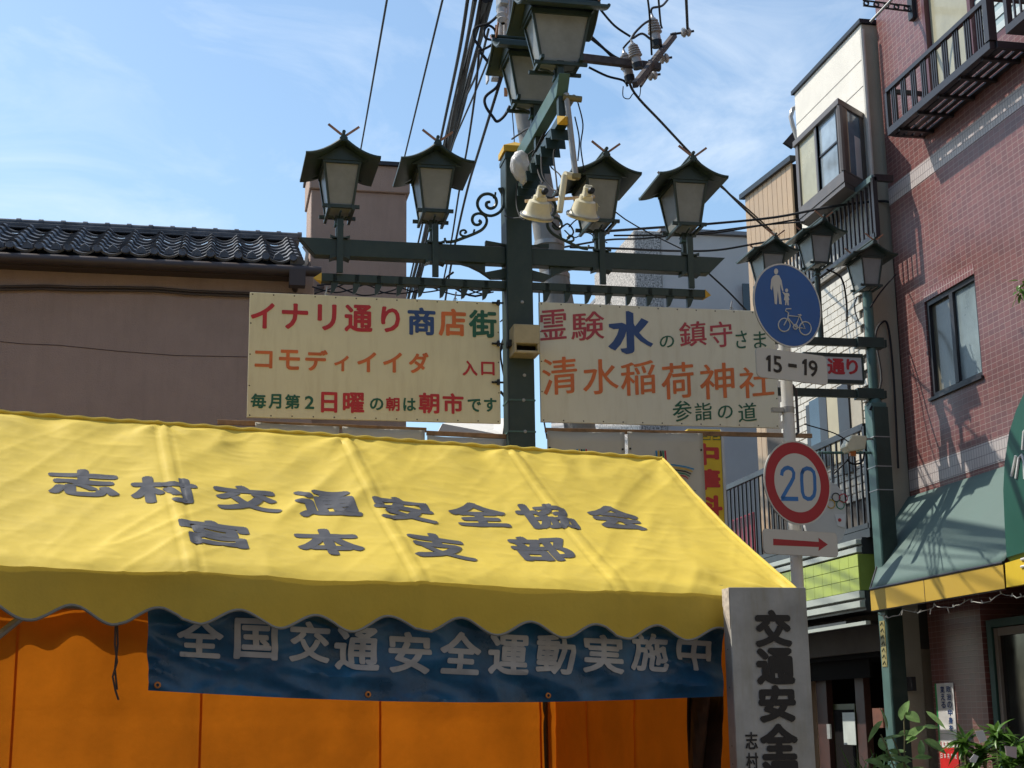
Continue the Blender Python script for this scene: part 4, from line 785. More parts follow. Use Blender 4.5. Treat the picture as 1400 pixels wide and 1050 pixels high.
build('crossarm', MB().bar(P(868, 116, Y=12.3), P(922, 48, Y=13.6), 0.05, 0.06), RUST, up, bevel=0.004)
build('crossarm', MB().bar(P(672, 66, Y=12.8), P(720, 64, Y=12.8), 0.05, 0.05), RUST, up)
build('brace_rod', MB().tube([P(876, 118, Y=12.5), P(915, 60, Y=13.4)], 0.014, 6).tube([P(700, 150, Y=12.8), P(770, 90, Y=12.8)], 0.016, 6), RUST, up)
def insul(x0, y0, x1, y1, Y, r, lab):
    a = P(x0, y0, Y=Y); b = P(x1, y1, Y=Y); L_ = (a - b).length; ax = (a - b).normalized(); t = thing('insulator', lab, 'insulator', tuple(b), 'insulators on the rusty crossarms')
    pr = [(0, 0), (r * .8, 0.0), (r * .8, L_ * .25), (r * 0.75, L_ * .3)]
    for k in range(5): z = L_ * (.34 + .09 * k); q = r * (1.15 - .08 * k); pr += [(q * .62, z), (q, z + L_ * .02), (q, z + L_ * .045), (q * .62, z + L_ * .065)]
    pr += [(r * .5, L_ * .82), (r * .3, L_ * .85), (r * .12, L_)]
    build('porcelain_body', MB().lathe(pr, b, ax, 16), PORC, t, smooth=True); build('base_cap', MB().lathe([(0, -L_ * .1), (r * .85, -L_ * .1), (r * .9, L_ * .1), (r * .8, L_ * .1)], b, ax, 14), IRON, t, smooth=True)
insul(852, 66, 861, 108, 12.95, 0.058, 'insulator on the left of the rusty arm end, lowest top of the three'); insul(863, 54, 872, 90, 12.7, 0.058, 'middle insulator of the three at the rusty arm end'); insul(891, 18, 898, 60, 13.2, 0.062, 'tallest and highest insulator, right of the other two')
for x, y, lab in ((938, 44, 'small round insulator furthest right, on the end of the rusty arm'), (908, 80, 'small round insulator below the rusty arm, between the other two round ones'), (892, 103, 'lowest small round insulator at the foot of the slanted arm')):
    c = P(x, y, Y=13.2); t = thing('spool_insulator', lab, 'insulator', tuple(c)); ax = Vector((1, -0.2, 0.15)).normalized()
    build('porcelain_body', MB().lathe([(0, -.05), (.028, -.05), (.048, -.035), (.05, -.015), (.03, 0), (.05, .015), (.044, .035), (.02, .05), (0, .05)], c, ax, 16), PORC, t, smooth=True); build('shackle', MB().tube([c - ax * .16, c + ax * .08], 0.012, 6), IRON, t)
# transformer hardware left of the nearest lantern
tr = thing('pole_switch', 'grey and white pole mounted switch gear left of the topmost lanterns', 'switch gear', tuple(P(700, 20, Y=12.6)))
build('casing', MB().box(P(678, 18, Y=12.6), P(696, -14, Y=12.4)), STEELG, tr, bevel=0.01); build('drum', MB().tube([P(688, -20, Y=12.6), P(688, 60, Y=12.6)], 0.06, 14), PORC, tr, smooth=True)
build('bushing', MB().lathe([(0, 0), (.05, 0), (.04, .05), (.055, .07), (.04, .1), (.05, .12), (.02, .16)], P(686, 14, Y=12.45), (0, -0.3, -1), 12), PORC, tr, smooth=True)
build('cut_out', MB().box(P(664, 116, Y=12.6), P(669, 96, Y=12.5)).box(P(671, 112, Y=12.6), P(684, 101, Y=12.5)), mat('white_plastic', (0.6, 0.6, 0.6), 0.4), tr, bevel=0.004)
build('arrester', MB().tube([P(690, 58, Y=12.5), P(692, 20, Y=12.5)], [0.012, 0.025], 8), PORC, tr, smooth=True)
build('tag_block', MB().box(P(677, 57, Y=12.5), P(681, 34, Y=12.48)).box(P(689, 132, Y=12.5), P(694, 120, Y=12.48)), mat('orange_plastic', (0.5, 0.2, 0.06), 0.5), tr)
def wires(name, label, cat, lst, n=8):
    m = MB()
    for r, pts in lst:
        w3 = [P(x, y, Y=Y) for x, y, Y in pts]; res = []
        if len(w3) > 2:
            for i in range(len(w3) - 1):
                p = [w3[max(0, min(len(w3) - 1, i + k))] for k in (-1, 0, 1, 2)]
                for j in range(5):
                    t = j / 5; res.append(0.5 * ((2 * p[1]) + (-p[0] + p[2]) * t + (2 * p[0] - 5 * p[1] + 4 * p[2] - p[3]) * t * t + (-p[0] + 3 * p[1] - 3 * p[2] + p[3]) * t ** 3))
            res.append(w3[-1])
        else: res = w3
        m.tube(res, r, n)
    return tag(build(name, m, WIRE, smooth=True), label, cat)
wires('overhead_wire', 'thin overhead wire crossing the sky behind the leftmost lantern', 'wire', [(0.012, [(545, -90, 12), (529, 0, 14), (494, 200, 22), (470, 330, 34)])])
wires('overhead_wire', 'thin overhead wire running down behind the second lantern from the left', 'wire', [(0.012, [(628, -90, 12), (605, 0, 14), (553, 215, 22), (525, 330, 34)])])
wires('cable_bundle', 'thick bundle of black cables descending left of the green post', 'cables',
      [(0.02, [(640 + 9 * k, -5, 14), (628 + 8 * k, 70, 16), (609 + 7 * k, 160, 20), (592 + 5 * k, 240, 24), (570 + 5 * k, 340, 30), (545 + 4 * k, 450, 38)]) for k in range(4)] + [(0.034, [(664, 0, 14), (645, 60, 16), (622, 150, 19), (608, 225, 22), (584, 310, 26), (560, 400, 32), (540, 500, 40)]), (0.026, [(671, 0, 14), (655, 60, 16), (634, 130, 19), (617, 195, 22), (592, 310, 26), (568, 400, 32), (548, 500, 40)]),
       (0.02, [(650, 0, 14), (636, 70, 16), (621, 140, 19), (602, 230, 22), (580, 320, 26)]), (0.014, [(668, 40, 14), (652, 100, 16), (630, 150, 19), (612, 220, 22), (590, 300, 26), (563, 400, 32)]), (0.012, [(676, 60, 14), (650, 125, 16), (622, 190, 19), (607, 235, 22)])])
wires('overhead_cable', 'black cable dropping beside the second lantern to the long beam', 'cable', [(0.016, [(700, 60, 13), (675, 140, 14), (655, 205, 16), (640, 255, 18), (625, 320, 20), (612, 390, 22), (600, 470, 26)]), (0.012, [(655, 70, 13), (650, 125, 14), (640, 195, 16), (628, 260, 18), (617, 330, 20), (603, 400, 22)])])
wires('looped_cable', 'looping black jumper cables hanging left of the switch gear', 'cable', [(0.014, [(682, 20, 12.5), (668, 32, 12.5), (650, 38, 12.5), (648, 52, 12.5), (657, 66, 12.5), (656, 70, 12.5), (670, 88, 12.5)]), (0.012, [(675, 55, 12.5), (664, 52, 12.5), (662, 42, 12.5), (668, 35, 12.5), (676, 40, 12.5), (678, 48, 12.5)]),
      (0.014, [(685, 100, 12.5), (680, 118, 12.5), (664, 132, 12.5), (664, 145, 12.5), (674, 160, 12.5), (680, 166, 12.5), (690, 158, 12.5), (697, 145, 12.5)]), (0.012, [(655, 70, 12.5), (668, 64, 12.5), (676, 58, 12.5)])])
wires('diagonal_cable', 'thick diagonal cable running down right from the top lanterns to the right end lantern', 'cable', [(0.014, [(800, 42, 13), (850, 92, 13.5), (868, 128, 13.8), (905, 168, 14.5), (946, 212, 15.2), (988, 256, 16), (1030, 297, 17), (1075, 335, 18)]), (0.010, [(985, 255, 16), (1020, 284, 17), (1060, 320, 18)]), (0.012, [(820, 12, 13), (840, 35, 13), (862, 50, 13)]), (0.014, [(798, 45, 13), (820, 62, 13), (838, 76, 13), (850, 82, 13)]), (0.012, [(805, 92, 13), (830, 104, 13), (852, 110, 13), (858, 118, 13)])])
wires('jumper_cable', 'thin black jumper wires looping between the insulators on the right', 'cable', [(0.010, [(852, 66, 12.95), (857, 60, 12.9), (863, 54, 12.8)]), (0.012, [(863, 54, 12.7), (868, 45, 12.8), (880, 33, 12.9), (890, 27, 13.2)]), (0.012, [(866, 52, 12.7), (878, 46, 12.9), (890, 54, 13.2), (898, 57, 13.3)]), (0.012, [(890, 18, 13.2), (892, 11, 13.2), (905, 8, 13.4), (914, -2, 13.8)]),
      (0.010, [(885, -5, 12), (888, 20, 12.6), (891, 75, 13)]), (0.010, [(900, -5, 12), (903, 30, 12.8), (905, 38, 13)]), (0.014, [(938, -5, 12), (940, 40, 13.2)]), (0.005, [(852, 118, 12.9), (852, 132, 12.9), (860, 135, 12.9), (866, 128, 12.9), (874, 132, 12.9), (876, 118, 12.9)])])
wires('span_wires', 'thin black wires sagging across from the arch to the white building', 'wires', [(0.014, [(830, 316, 14), (900, 311, 15), (970, 306, 15.5), (1060, 297, 15.2), (1140, 282, 14.8), (1210, 275, 14.5), (1222, 286, 14.4)]), (0.010, [(840, 322, 14), (960, 320, 15), (1030, 310, 15), (1090, 300, 15)]), (0.010, [(760, 340, 13.2), (830, 328, 14), (880, 326, 15), (960, 318, 15.5), (1040, 308, 15.5), (1100, 303, 15.2)]),
      (0.012, [(780, 338, 13.2), (850, 340, 14), (920, 343, 15), (980, 342, 15.5), (1040, 332, 15.5), (1090, 325, 15)]), (0.007, [(800, 250, 13), (855, 300, 14), (935, 342, 15)]), (0.008, [(968, 373, 12), (995, 398, 12.5), (1020, 424, 13)])])
wires('post_wiring', 'tangle of thin wires around the floodlights and the post top', 'wires', [(0.006, [(722, 212, 10.5), (735, 200, 10.4), (745, 186, 10.3), (757, 172, 10.2), (768, 160, 10)]), (0.005, [(748, 200, 10.2), (752, 226, 10.1), (766, 240, 9.9), (772, 262, 9.8), (768, 282, 9.8)]), (0.005, [(790, 140, 9.6), (797, 170, 9.8), (794, 200, 10), (799, 235, 10)]), (0.008, [(700, 190, 12), (718, 178, 11.5), (735, 168, 11), (745, 150, 10.8)]), (0.007, [(752, 300, 10.6), (764, 312, 10.8), (776, 306, 11), (784, 318, 11), (772, 330, 11)]), (0.006, [(738, 196, 10.3), (733, 215, 10.3), (736, 236, 10.2), (742, 250, 10)]), (0.004, [(707, 250, 10.4), (706, 280, 10.4), (712, 298, 10), (718, 300, 9.6)]), (0.004, [(690, 295, 10.8), (700, 298, 10.6), (716, 297, 9.6)]), (0.006, [(740, 215, 9.9), (742, 240, 9.8), (755, 258, 9.7), (762, 262, 9.5), (755, 270, 9.4), (745, 269, 9.4), (741, 262, 9.38)]),
      (0.006, [(765, 192, 9.8), (757, 210, 9.8), (760, 240, 9.7), (762, 260, 9.6)]), (0.006, [(795, 265, 9.4), (793, 276, 9.38), (799, 280, 9.38), (804, 268, 9.4)]), (0.005, [(786, 160, 9.6), (792, 190, 9.8), (790, 220, 9.9)]), (0.008, [(745, 180, 10.1), (735, 200, 10.2), (728, 213, 10.4)]), (0.005, [(700, 150, 12.5), (703, 190, 12.5), (702, 215, 12)]), (0.006, [(778, 310, 12.7), (790, 300, 12.9), (800, 312, 13.1), (815, 318, 13.2)]), (0.006, [(772, 315, 12.7), (785, 325, 12.9), (800, 318, 13.1), (812, 322, 13.2), (830, 332, 13.3)])])
random.seed(3)
wires('cable_tangle', 'untidy thin cables seen through the gap beneath the left beam hooks', 'wires', [(0.007, [(430 + 25 * i + random.uniform(-6, 6), 392 + 8 * math.sin(i * 1.3 + k * 2) + k * 2, 13.2) for i in range(11)]) for k in range(3)] + [(0.010, [(620, 372, 13), (610, 385, 13), (650, 405, 13), (690, 385, 13)])])
wires('cable_tangle', 'thin cables strung in the narrow gap just right of the left board', 'wires', [(0.009, [(695, 395, 12.5), (688, 420, 12.5), (692, 450, 12.5), (684, 480, 12.5), (690, 520, 12.5), (694, 560, 12.5)]), (0.006, [(684, 440, 12.5), (700, 425, 12.5)]), (0.01, [(684, 480, 12.5), (694, 462, 12.5)]), (0.012, [(684, 535, 12.5), (693, 552, 12.5), (688, 600, 12.5)]), (0.007, [(737, 400, 12.5), (738, 450, 12.5), (741, 500, 12.5), (742, 560, 12.5), (748, 600, 12.5)])])
# ================================================================== grey building far behind
gb = thing('grey_building', 'plain grey building with a speckled granite corner pier behind the right lanterns', 'building', (8, 22, 0))
GRAN = mat('speckled_granite', (0.40, 0.37, 0.34), 0.7, 0, 0.95, 38, bump=0.3, bs=90)
g0 = P(866, 314, Y=22); g1 = P(903, 316, Y=22); gz = P(1020, 322, Y=22).z; gl = P(835, 339, Z=g0.z)
build('granite_pier', MB().box((g0.x, 22, 0), (g1.x, 24.5, g0.z)), GRAN, gb, bevel=0.02); build('wall', MB().box((g1.x + 0.001, 22.05, 0), (11.5, 30, gz)), GREYW, gb, bevel=0.02)
build('coping', MB().box((g1.x + 0.001, 21.98, gz), (11.5, 30, gz + 0.06)), mat('coping_grey', (0.25, 0.25, 0.26), 0.7), gb)
wn_ = build('window', MB().box(P(1016, 425, Y=22), P(1027, 388, Y=21.97)), DKGLASS, gb)
sh_ = thing('low_white_roof', 'small white lean-to roof glimpsed between banner and the left board', 'roof', (2.0, 19, 0))
build('roof_sheet', MB().prism([P(598, 592, Y=17), P(605, 579, Y=17), P(640, 572, Y=19), P(694, 572, Y=19), P(694, 596, Y=17)], (0, 0.1, 0)), PALECR, sh_); build('shed_wall', MB().box((P(590, 600, Y=17.2).x, 17.3, 0), (P(694, 600, Y=17.2).x, 19, P(640, 596, Y=17.2).z)), GREYW, sh_)
# ================================================================== white building with bay window (right, middle)
wbd = thing('white_building', 'white rendered building with bay window, tiled lower front and railed balconies', 'building', (8, 16, 0))
XU = 7.06; XL = 6.88; YC = 14.55
ztop = P(1185, 24, X=XU).z; yfar = P(1086, 128, X=XU).y
build('upper_wall', MB().box((XU, YC, 6.4), (12, yfar, ztop)), PALECR, wbd, bevel=0.004)
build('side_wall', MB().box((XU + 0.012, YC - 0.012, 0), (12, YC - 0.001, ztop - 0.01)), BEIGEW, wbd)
build('parapet_flashing', MB().box((XU - 0.03, YC - 0.04, ztop), (12, yfar + 0.04, ztop + 0.05)), IRON, wbd)
for yy in (62, 100):
    z = P(1180, yy + 18, X=XU).z; build('wall_joint', MB().box((XU - 0.002, YC, z), (XU, yfar, z + 0.008)), GROUT, wbd)
build('drain_pipe', MB().tube([(XU - 0.02, YC - 0.06, 3.9), (XU - 0.02, YC - 0.06, ztop - 0.1)], 0.028, 8), mat('pale_pipe', (0.6, 0.57, 0.5), 0.5), wbd, smooth=True)
# lower volume with tile cladding
zl = P(1198, 338, X=XL).z; yl2 = 17.6
build('lower_wall', MB().box((XL, YC - 0.02, 2.15), (12, yl2, zl)).box((8.4, YC - 0.02, 0), (12, yl2, 2.149)), GROUT, wbd)
build('ledge', MB().box((XL - 0.04, YC - 0.05, zl), (XU, yl2, zl + 0.05)), mat('grey_ledge', (0.25, 0.23, 0.2), 0.7), wbd, bevel=0.004)
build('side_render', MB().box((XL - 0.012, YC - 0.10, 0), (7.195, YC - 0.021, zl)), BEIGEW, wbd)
tb0 = None; bh, bw = 0.084, 0.185; cnt = 0
zz0 = 3.75; nr = int((zl - 0.02 - zz0) / bh); rest = MB()
for r_ in range(nr):
    for c in range(13):
        y = YC + 0.0 + c * bw + (bw / 2 if r_ % 2 else 0); z = zz0 + r_ * bh; xo = random.uniform(0.0, 0.004)
        if cnt < 299:
            if tb0 is None: tb0 = o_ = build('brick', MB().box((-0.022, 0.004, 0.005), (0, bw - 0.004, bh - 0.005)), WHTILE, wbd, bevel=0.0025, local=True)
            else: o_ = share(tb0, 'brick', wbd)
            o_.location = Vector((XL - xo, y, z)) - wbd.location; cnt += 1
        else: rest.box((XL - 0.022 - xo, y + 0.004, z + 0.005), (XL - xo, y + bw - 0.004, z + bh - 0.005))
if rest.v: tag(build('brick_field', rest, WHTILE, wbd), kind='stuff')
# bay window
XB = 6.62
bay = build('bay_window', MB().prism([(XU, YC + 0.12, 0), (XB, P(1156.5, 240, X=XB).y, 0), (XB, P(1092, 200, X=XB).y, 0), (XU, P(1092, 200, X=XB).y + 0.3, 0)], (0, 0, 0.1)), ALU)
zb_, zt_ = P(1156.6, 246, X=XB).z, P(1146, 135, X=XB).z; yb0 = P(1151, 200, X=XB).y; yb1 = P(1089, 240, X=XB).y
bpy.data.objects.remove(bay)
ybw = YC + 0.10
def bayring(z0, z1, g=0.0): return MB().prism([(XU, ybw - g, z0), (XB - g, yb0 - g, z0), (XB - g, yb1 + g, z0), (XU, yb1 + 0.3 + g, z0)], (0, 0, z1 - z0))
bay = build('bay_window', bayring(zb_, zb_ + 0.13), ALU, wbd, bevel=0.004)
build('bay_top', bayring(zt_ - 0.07, zt_, 0.02), ALU, bay, bevel=0.004); build('bay_soffit', bayring(zb_ - 0.05, zb_ - 0.001, -0.01), ALU, bay)
build('bay_core', MB().prism([(XU, ybw + 0.06, zb_ + 0.13), (XB + 0.06, yb0 + 0.05, zb_ + 0.13), (XB + 0.06, yb1 - 0.03, zb_ + 0.13), (XU, yb1 + 0.2, zb_ + 0.13)], (0, 0, zt_ - zb_ - 0.2)), BLIND, bay)
LB = yb1 - yb0
def bayf(a0, a1, z0, z1, m, nm, x=0.0, th=0.03): return build(nm, MB().box((XB + x, yb0 + LB * a0, z0), (XB + x + th, yb0 + LB * a1, z1)), m, bay)
za, zb2 = zb_ + 0.13, zt_ - 0.07
bayf(0.0, 0.075, za, zb2, ALU, 'mullion'); bayf(0.50, 0.56, za, zb2, ALU, 'mullion'); bayf(0.94, 1.0, za, zb2, ALU, 'mullion')
bayf(0.075, 0.5, za, zb2, mat('bay_front_reflection_tint', (0.34, 0.40, 0.44), 0.12, 0.2, 0.25, 3, spec=0.8), 'pane', 0.025, 0.01); bayf(0.56, 0.94, za, zb2, mat('blind_behind_glass', (0.42, 0.4, 0.28), 0.25), 'pane', 0.02, 0.01)  # first pane: pale sky reflection put into the base colour
bayf(0.075, 0.5, (za + zb2) / 2, (za + zb2) / 2 + 0.02, DKALU, 'glazing_bar', 0.01, 0.02); bayf(0.5, 0.515, za, zb2, IRON, 'sash_edge', -0.006, 0.03); bayf(0.075, 0.09, za, zb2, IRON, 'sash_edge', -0.004, 0.03)
sA = Vector((XB, yb0, 0)); sB = Vector((XU, ybw, 0)); sd = sB - sA
def sidep(a0, a1, z0, z1, off, nm, m):
    nn = Vector((sd.y, -sd.x, 0)).normalized(); nn = nn if nn.y < 0 else -nn
    p = [sA + sd * a0, sA + sd * a1]; build(nm, MB().prism([(q.x, q.y, z0) for q in p] + [(q.x, q.y, z1) for q in p[::-1]], -nn * 0.03 + nn * 0.0) if off == 0 else MB().prism([Vector((q.x, q.y, z0)) - nn * off for q in p] + [Vector((q.x, q.y, z1)) - nn * off for q in p[::-1]], -nn * 0.01), m, bay)
sidep(0.0, 0.27, za, zb2, 0, 'side_frame', ALU); sidep(0.85, 1.0, za, zb2, 0, 'side_frame', ALU); sidep(0.27, 0.85, za, za + 0.02, 0, 'side_frame', ALU); sidep(0.27, 0.85, za + 0.02, zb2, 0.012, 'side_pane', mat('bay_side_reflection_tint', (0.17, 0.25, 0.34), 0.12, 0.2, 0.25, 3, spec=0.8))  # side pane: blue of the reflected sky put into the base colour
sidep(0.6, 0.84, za + 0.02, za + 0.5, 0.009, 'curtain_edge', mat('white_net_curtain', (0.6, 0.62, 0.62), 0.8))
# far roof edge + pipe left of the white building
build('rear_eave', MB().prism([P(*q, Y=17.3) for q in ((1072, 194), (1086, 178), (1089, 196), (1084, 202))], (0, 0.06, 0)), DKALU, wbd)
build('vent_pipe', MB().tube([P(1090, 190, Y=17.1), P(1084, 172, Y=17.1), P(1081, 160, Y=17.1), P(1084, 149, Y=17.1), P(1088, 147, Y=17.1)], 0.03, 8), PORC, wbd, smooth=True)
# balcony rails
def rail(p0, p1, pbz, nb, lab, parent, mtop, depth=None, rw=0.05, nm='balcony'):
    t = build(nm + '_top_rail', MB().bar(p0, p1, rw, 0.07), mtop, parent, bevel=0.004)
    b0 = Vector((p0.x, p0.y, pbz)); b1 = Vector((p1.x, p1.y, pbz)); build(nm + '_bottom_rail', MB().bar(b0, b1, rw, 0.05), DKALU, parent)
    s = None
    for i in range(nb + 1):
        a = i / nb; p = p0.lerp(p1, a)
        build(nm + '_bar', MB().box((p.x - 0.010, p.y - 0.010, pbz + 0.02), (p.x + 0.010, p.y + 0.010, p.z - 0.03)), DKALU, parent)
    for a in (0.0, 1.0):
        p = p0.lerp(p1, a); build(nm + '_post', MB().box((p.x - 0.025, p.y - 0.025, pbz - 0.03), (p.x + 0.025, p.y + 0.025, p.z)), DKALU, parent)
XR = XL - 0.04
TEALR = mat('faded_teal_rail', (0.16, 0.24, 0.24), 0.45, 0.1, 0.1, 6)
r0 = P(1194, 243, X=XR); r1 = Vector((XR, 17.3, r0.z)); rail(r0, r1, zl + 0.10, 30, '', wbd, TEALR)
build('balcony_top_rail', MB().bar(r0, Vector((XU, r0.y, r0.z)), 0.05, 0.07), DKALU, wbd)
XR = 6.62
# grey shutter wall behind upper balcony
build('balcony_wall_panel', MB().box((XU - 0.02, YC + 0.12, zl + 0.06), (XU - 0.004, 17.1, zb_ - 0.1)), mat('pale_grey_siding', (0.5, 0.5, 0.47), 0.5), wbd)
# second floor balcony and window beneath
r0 = P(1182, 583, X=XR); r1 = Vector((XR, 19.5, r0.z)); rail(r0, r1, r0.z - 1.02, 36, '', wbd, DKALU)
build('balcony_floor', MB().box((XR - 0.02, r0.y, r0.z - 1.14), (XL, 19.5, r0.z - 1.05)), DKALU, wbd)
XW = XL - 0.04
def px_rect(x0, y0, x1, y1, X, nm, m, parent, th=0.03):
    a = P(x0, y0, X=X); b = P(x1, y1, X=X); return build(nm, MB().box((X, min(a.y, b.y), min(a.z, b.z)), (X + th, max(a.y, b.y), max(a.z, b.z))), m, parent)
w2 = px_rect(1106, 640, 1153, 528, XW, 'window', DKALU, wbd, 0.04)
px_rect(1111, 640, 1124, 540, XW - 0.006, 'pane', SKYGLASS, w2, 0.005); px_rect(1129, 640, 1148, 534, XW - 0.006, 'pane', BLIND, w2, 0.005); px_rect(1124.5, 640, 1128.5, 537, XW - 0.012, 'mullion', DKALU, w2, 0.01)
px_rect(1151, 650, 1158, 522, XW - 0.02, 'downpipe', DKALU, wbd, 0.03); px_rect(1160, 620, 1176, 530, XW, 'wall_panel', mat('beige_panel', (0.42, 0.38, 0.3), 0.6), wbd, 0.03)
# tan siding building beyond
tn = thing('tan_siding_building', 'tan building clad in ribbed metal siding beyond the white building', 'building', (8, 19, 0))
XT = 7.2; a = P(1087, 216, X=XT); b = P(1018.5, 268.5, X=XT); nP = 10
build('core', MB().prism([(XT + 0.03, 17.1, 0), (XT + 0.03, b.y, 0), (XT + 0.03, b.y, b.z - 0.02), (XT + 0.03, 17.1, a.z - 0.02)], (4, 0, 0)), DARKIN, tn)
for i in range(nP):
    f0, f1 = i / nP, (i + 1) / nP; ya = 17.1 + (b.y - 17.1) * f0 + 0.012; yb = 17.1 + (b.y - 17.1) * f1; z0_, z1_ = a.z + (b.z - a.z) * f0, a.z + (b.z - a.z) * f1
    build('siding_panel', MB().prism([(XT, ya, 0), (XT, yb, 0), (XT, yb, z1_), (XT, ya, z0_)], (0.029, 0, 0)), TANM, tn)
build('roof_trim', MB().bar((XT - 0.01, 17.0, a.z + 0.02), (XT - 0.01, b.y + 0.1, b.z + 0.02), 0.08, 0.07), IRON, tn)
# yellow restaurant sign
ys = thing('restaurant_sign', 'yellow vertical restaurant sign with red Chinese food lettering behind the white banner', 'sign', tuple(P(970, 720, Y=13.2)))
a = P(940, 592, Y=13.2); b = P(993, 760, Y=13.2); YEL = mat('yellow_sign_face', (0.72, 0.48, 0.02), 0.4, 0, 0.05, 4)
build('panel', MB().box((a.x, 13.2, b.z - 0.3), (b.x, 13.3, P(970, 587, Y=13.2).z)), YEL, ys, bevel=0.004); build('frame', MB().box((b.x, 13.19, b.z - 0.3), (b.x + 0.025, 13.31, a.z + 0.04)), mat('white_frame', (0.6, 0.6, 0.58), 0.5), ys)
w = MB(); writing(w, [('中', 942, 606, 983, 636, 0), ('華', 941, 641, 985, 670, 0), ('料', 943, 677, 988, 706, 0), ('理', 945, 712, 990, 742, 0)], ((0, 13.2, 0), (0, 1, 0)), UX, UZ, NB, 0.035); build('lettering', w, mat('sign_red', (0.55, 0.03, 0.03), 0.4), ys)
m = MB()
for k in range(3):
    x = 946 + k * 14; 
    for pts in ([(x, 594), (x + 11, 594), (x + 11, 601), (x + 1, 601), (x + 1, 597), (x + 7, 597)],): m.tube([P(p_[0], p_[1], Y=13.197) for p_ in pts], 0.004, 4)
build('fret_pattern', m, GRN, ys)
px_rect(1002, 780, 1030, 700, 6.9, 'x', MAUVE, None).name = 'dark_red_panel'
tag(bpy.data.objects['dark_red_panel'], 'dark red panel low down beyond the tent, left of the traffic signs', 'sign'); bpy.data.objects['dark_red_panel'].data.materials[0] = mat('dark_red_paint', (0.3, 0.02, 0.04), 0.5)
# ================================================================== brick building (right)
BX = 7.2; bk = thing('brick_tile_building', 'red brown tiled building with pale tile bands, dark balcony and shop below', 'building', (9, 12, 0))
BT = brickmat('red_brown_wall_tile', (0.20, 0.078, 0.070), (0.145, 0.058, 0.055), (0.30, 0.215, 0.19), 0.1, 0.0535, 'YZ', 0.0, 0.06, tint=0.28)
BAND = brickmat('pale_band_tile', (0.5, 0.44, 0.42), (0.46, 0.41, 0.39), (0.26, 0.22, 0.22), 0.048, 0.097, 'YZ', 0.0, 0.05)
W1 = [P(*q, X=BX) for q in ((1262, 412), (1331, 377), (1345, 512), (1275, 545))]; wy0 = (W1[1].y + W1[2].y) / 2; wy1 = (W1[0].y + W1[3].y) / 2; wz1 = (W1[0].z + W1[1].z) / 2; wz0 = (W1[2].z + W1[3].z) / 2
U = [P(*q, X=BX) for q in ((1263, 60), (1269, 128), (1322, 80))]; uy1 = (U[0].y + U[1].y) / 2; uy0 = uy1 - 2.2; uz0 = P(1269, 132, X=BX).z - 0.02; uz1 = uz0 + 1.45
Yn, Yf_ = 8.4, 14.44
zA0, zA1 = 6.915, 7.106; zB1 = P(1300, 622, X=BX).z; zB0 = P(1290, 657, X=BX).z
zaw = 3.72
def wall(y0, y1, z0, z1, m=BT, nm='wall', x=BX): build(nm, MB().box((x, y0, z0), (9.5, y1, z1)), m, bk)
wall(Yn, Yf_, uz1, 12.5); wall(uy1, Yf_, zA1, uz1); wall(Yn, uy0, zA1, uz1); wall(uy0, uy1, zA1, uz0)
wall(Yn, Yf_, wz1, zA0); wall(wy1, Yf_, wz0, wz1); wall(Yn, wy0, wz0, wz1); wall(Yn, Yf_, zB1, wz0)
wall(Yn, Yf_, zB0, zB1, BAND, 'tile_band', BX - 0.004); wall(Yn, Yf_, zA0, zA1, BAND, 'tile_band', BX - 0.004); wall(Yn, Yf_, zaw - 0.9, zB0)
build('core', MB().box((7.45, Yn, 2.8), (9.5, Yf_ - 0.01, 12.4)), DARKIN, bk)
PIER = P(1272, 900, X=BX).y; pier2 = P(1320, 900, X=BX).y
wall(pier2 - 0.35, PIER, 0, zaw - 0.9, BT, 'pier')
build('soldier_course', MB().box((BX - 0.003, wy0, wz1), (BX, wy1, wz1 + 0.1)), brickmat('soldier_tile', (0.225, 0.088, 0.088), (0.19, 0.074, 0.077), (0.40, 0.30, 0.28), 0.0535, 0.1, 'YZ', 0.0, 0.05), bk)
wf = build('window', MB().box((BX + 0.02, wy0, wz1 - 0.05), (BX + 0.1, wy1, wz1)).box((BX + 0.02, wy0, wz0), (BX + 0.1, wy1, wz0 + 0.05)).box((BX + 0.02, wy0, wz0 + 0.0501), (BX + 0.1, wy0 + 0.05, wz1 - 0.0501)).box((BX + 0.02, wy1 - 0.05, wz0 + 0.0501), (BX + 0.1, wy1, wz1 - 0.0501)).box((BX + 0.015, (wy0 + wy1) / 2 - 0.035, wz0 + 0.0501), (BX + 0.09, (wy0 + wy1) / 2 + 0.035, wz1 - 0.0501)), DKALU, bk)
build('pane', MB().box((BX + 0.05, wy0 + 0.05, wz0 + 0.05), (BX + 0.055, (wy0 + wy1) / 2 - 0.035, wz1 - 0.05)), mat('wired_frosted_glass', (0.2, 0.25, 0.26), 0.3, 0, 0.3, 2.5, bump=0.2, bs=120), wf)
build('pane', MB().box((BX + 0.06, (wy0 + wy1) / 2 + 0.035, wz0 + 0.05), (BX + 0.065, wy1 - 0.05, wz1 - 0.05)), mat('dim_beige_glass', (0.13, 0.12, 0.09), 0.12, 0, 0.2, 2), wf)
build('sill', MB().box((BX - 0.03, wy0 - 0.02, wz0 - 0.03), (BX + 0.02, wy1 + 0.02, wz0 - 0.001)), DKALU, wf)
um = (uy0 + uy1) / 2 + 0.15
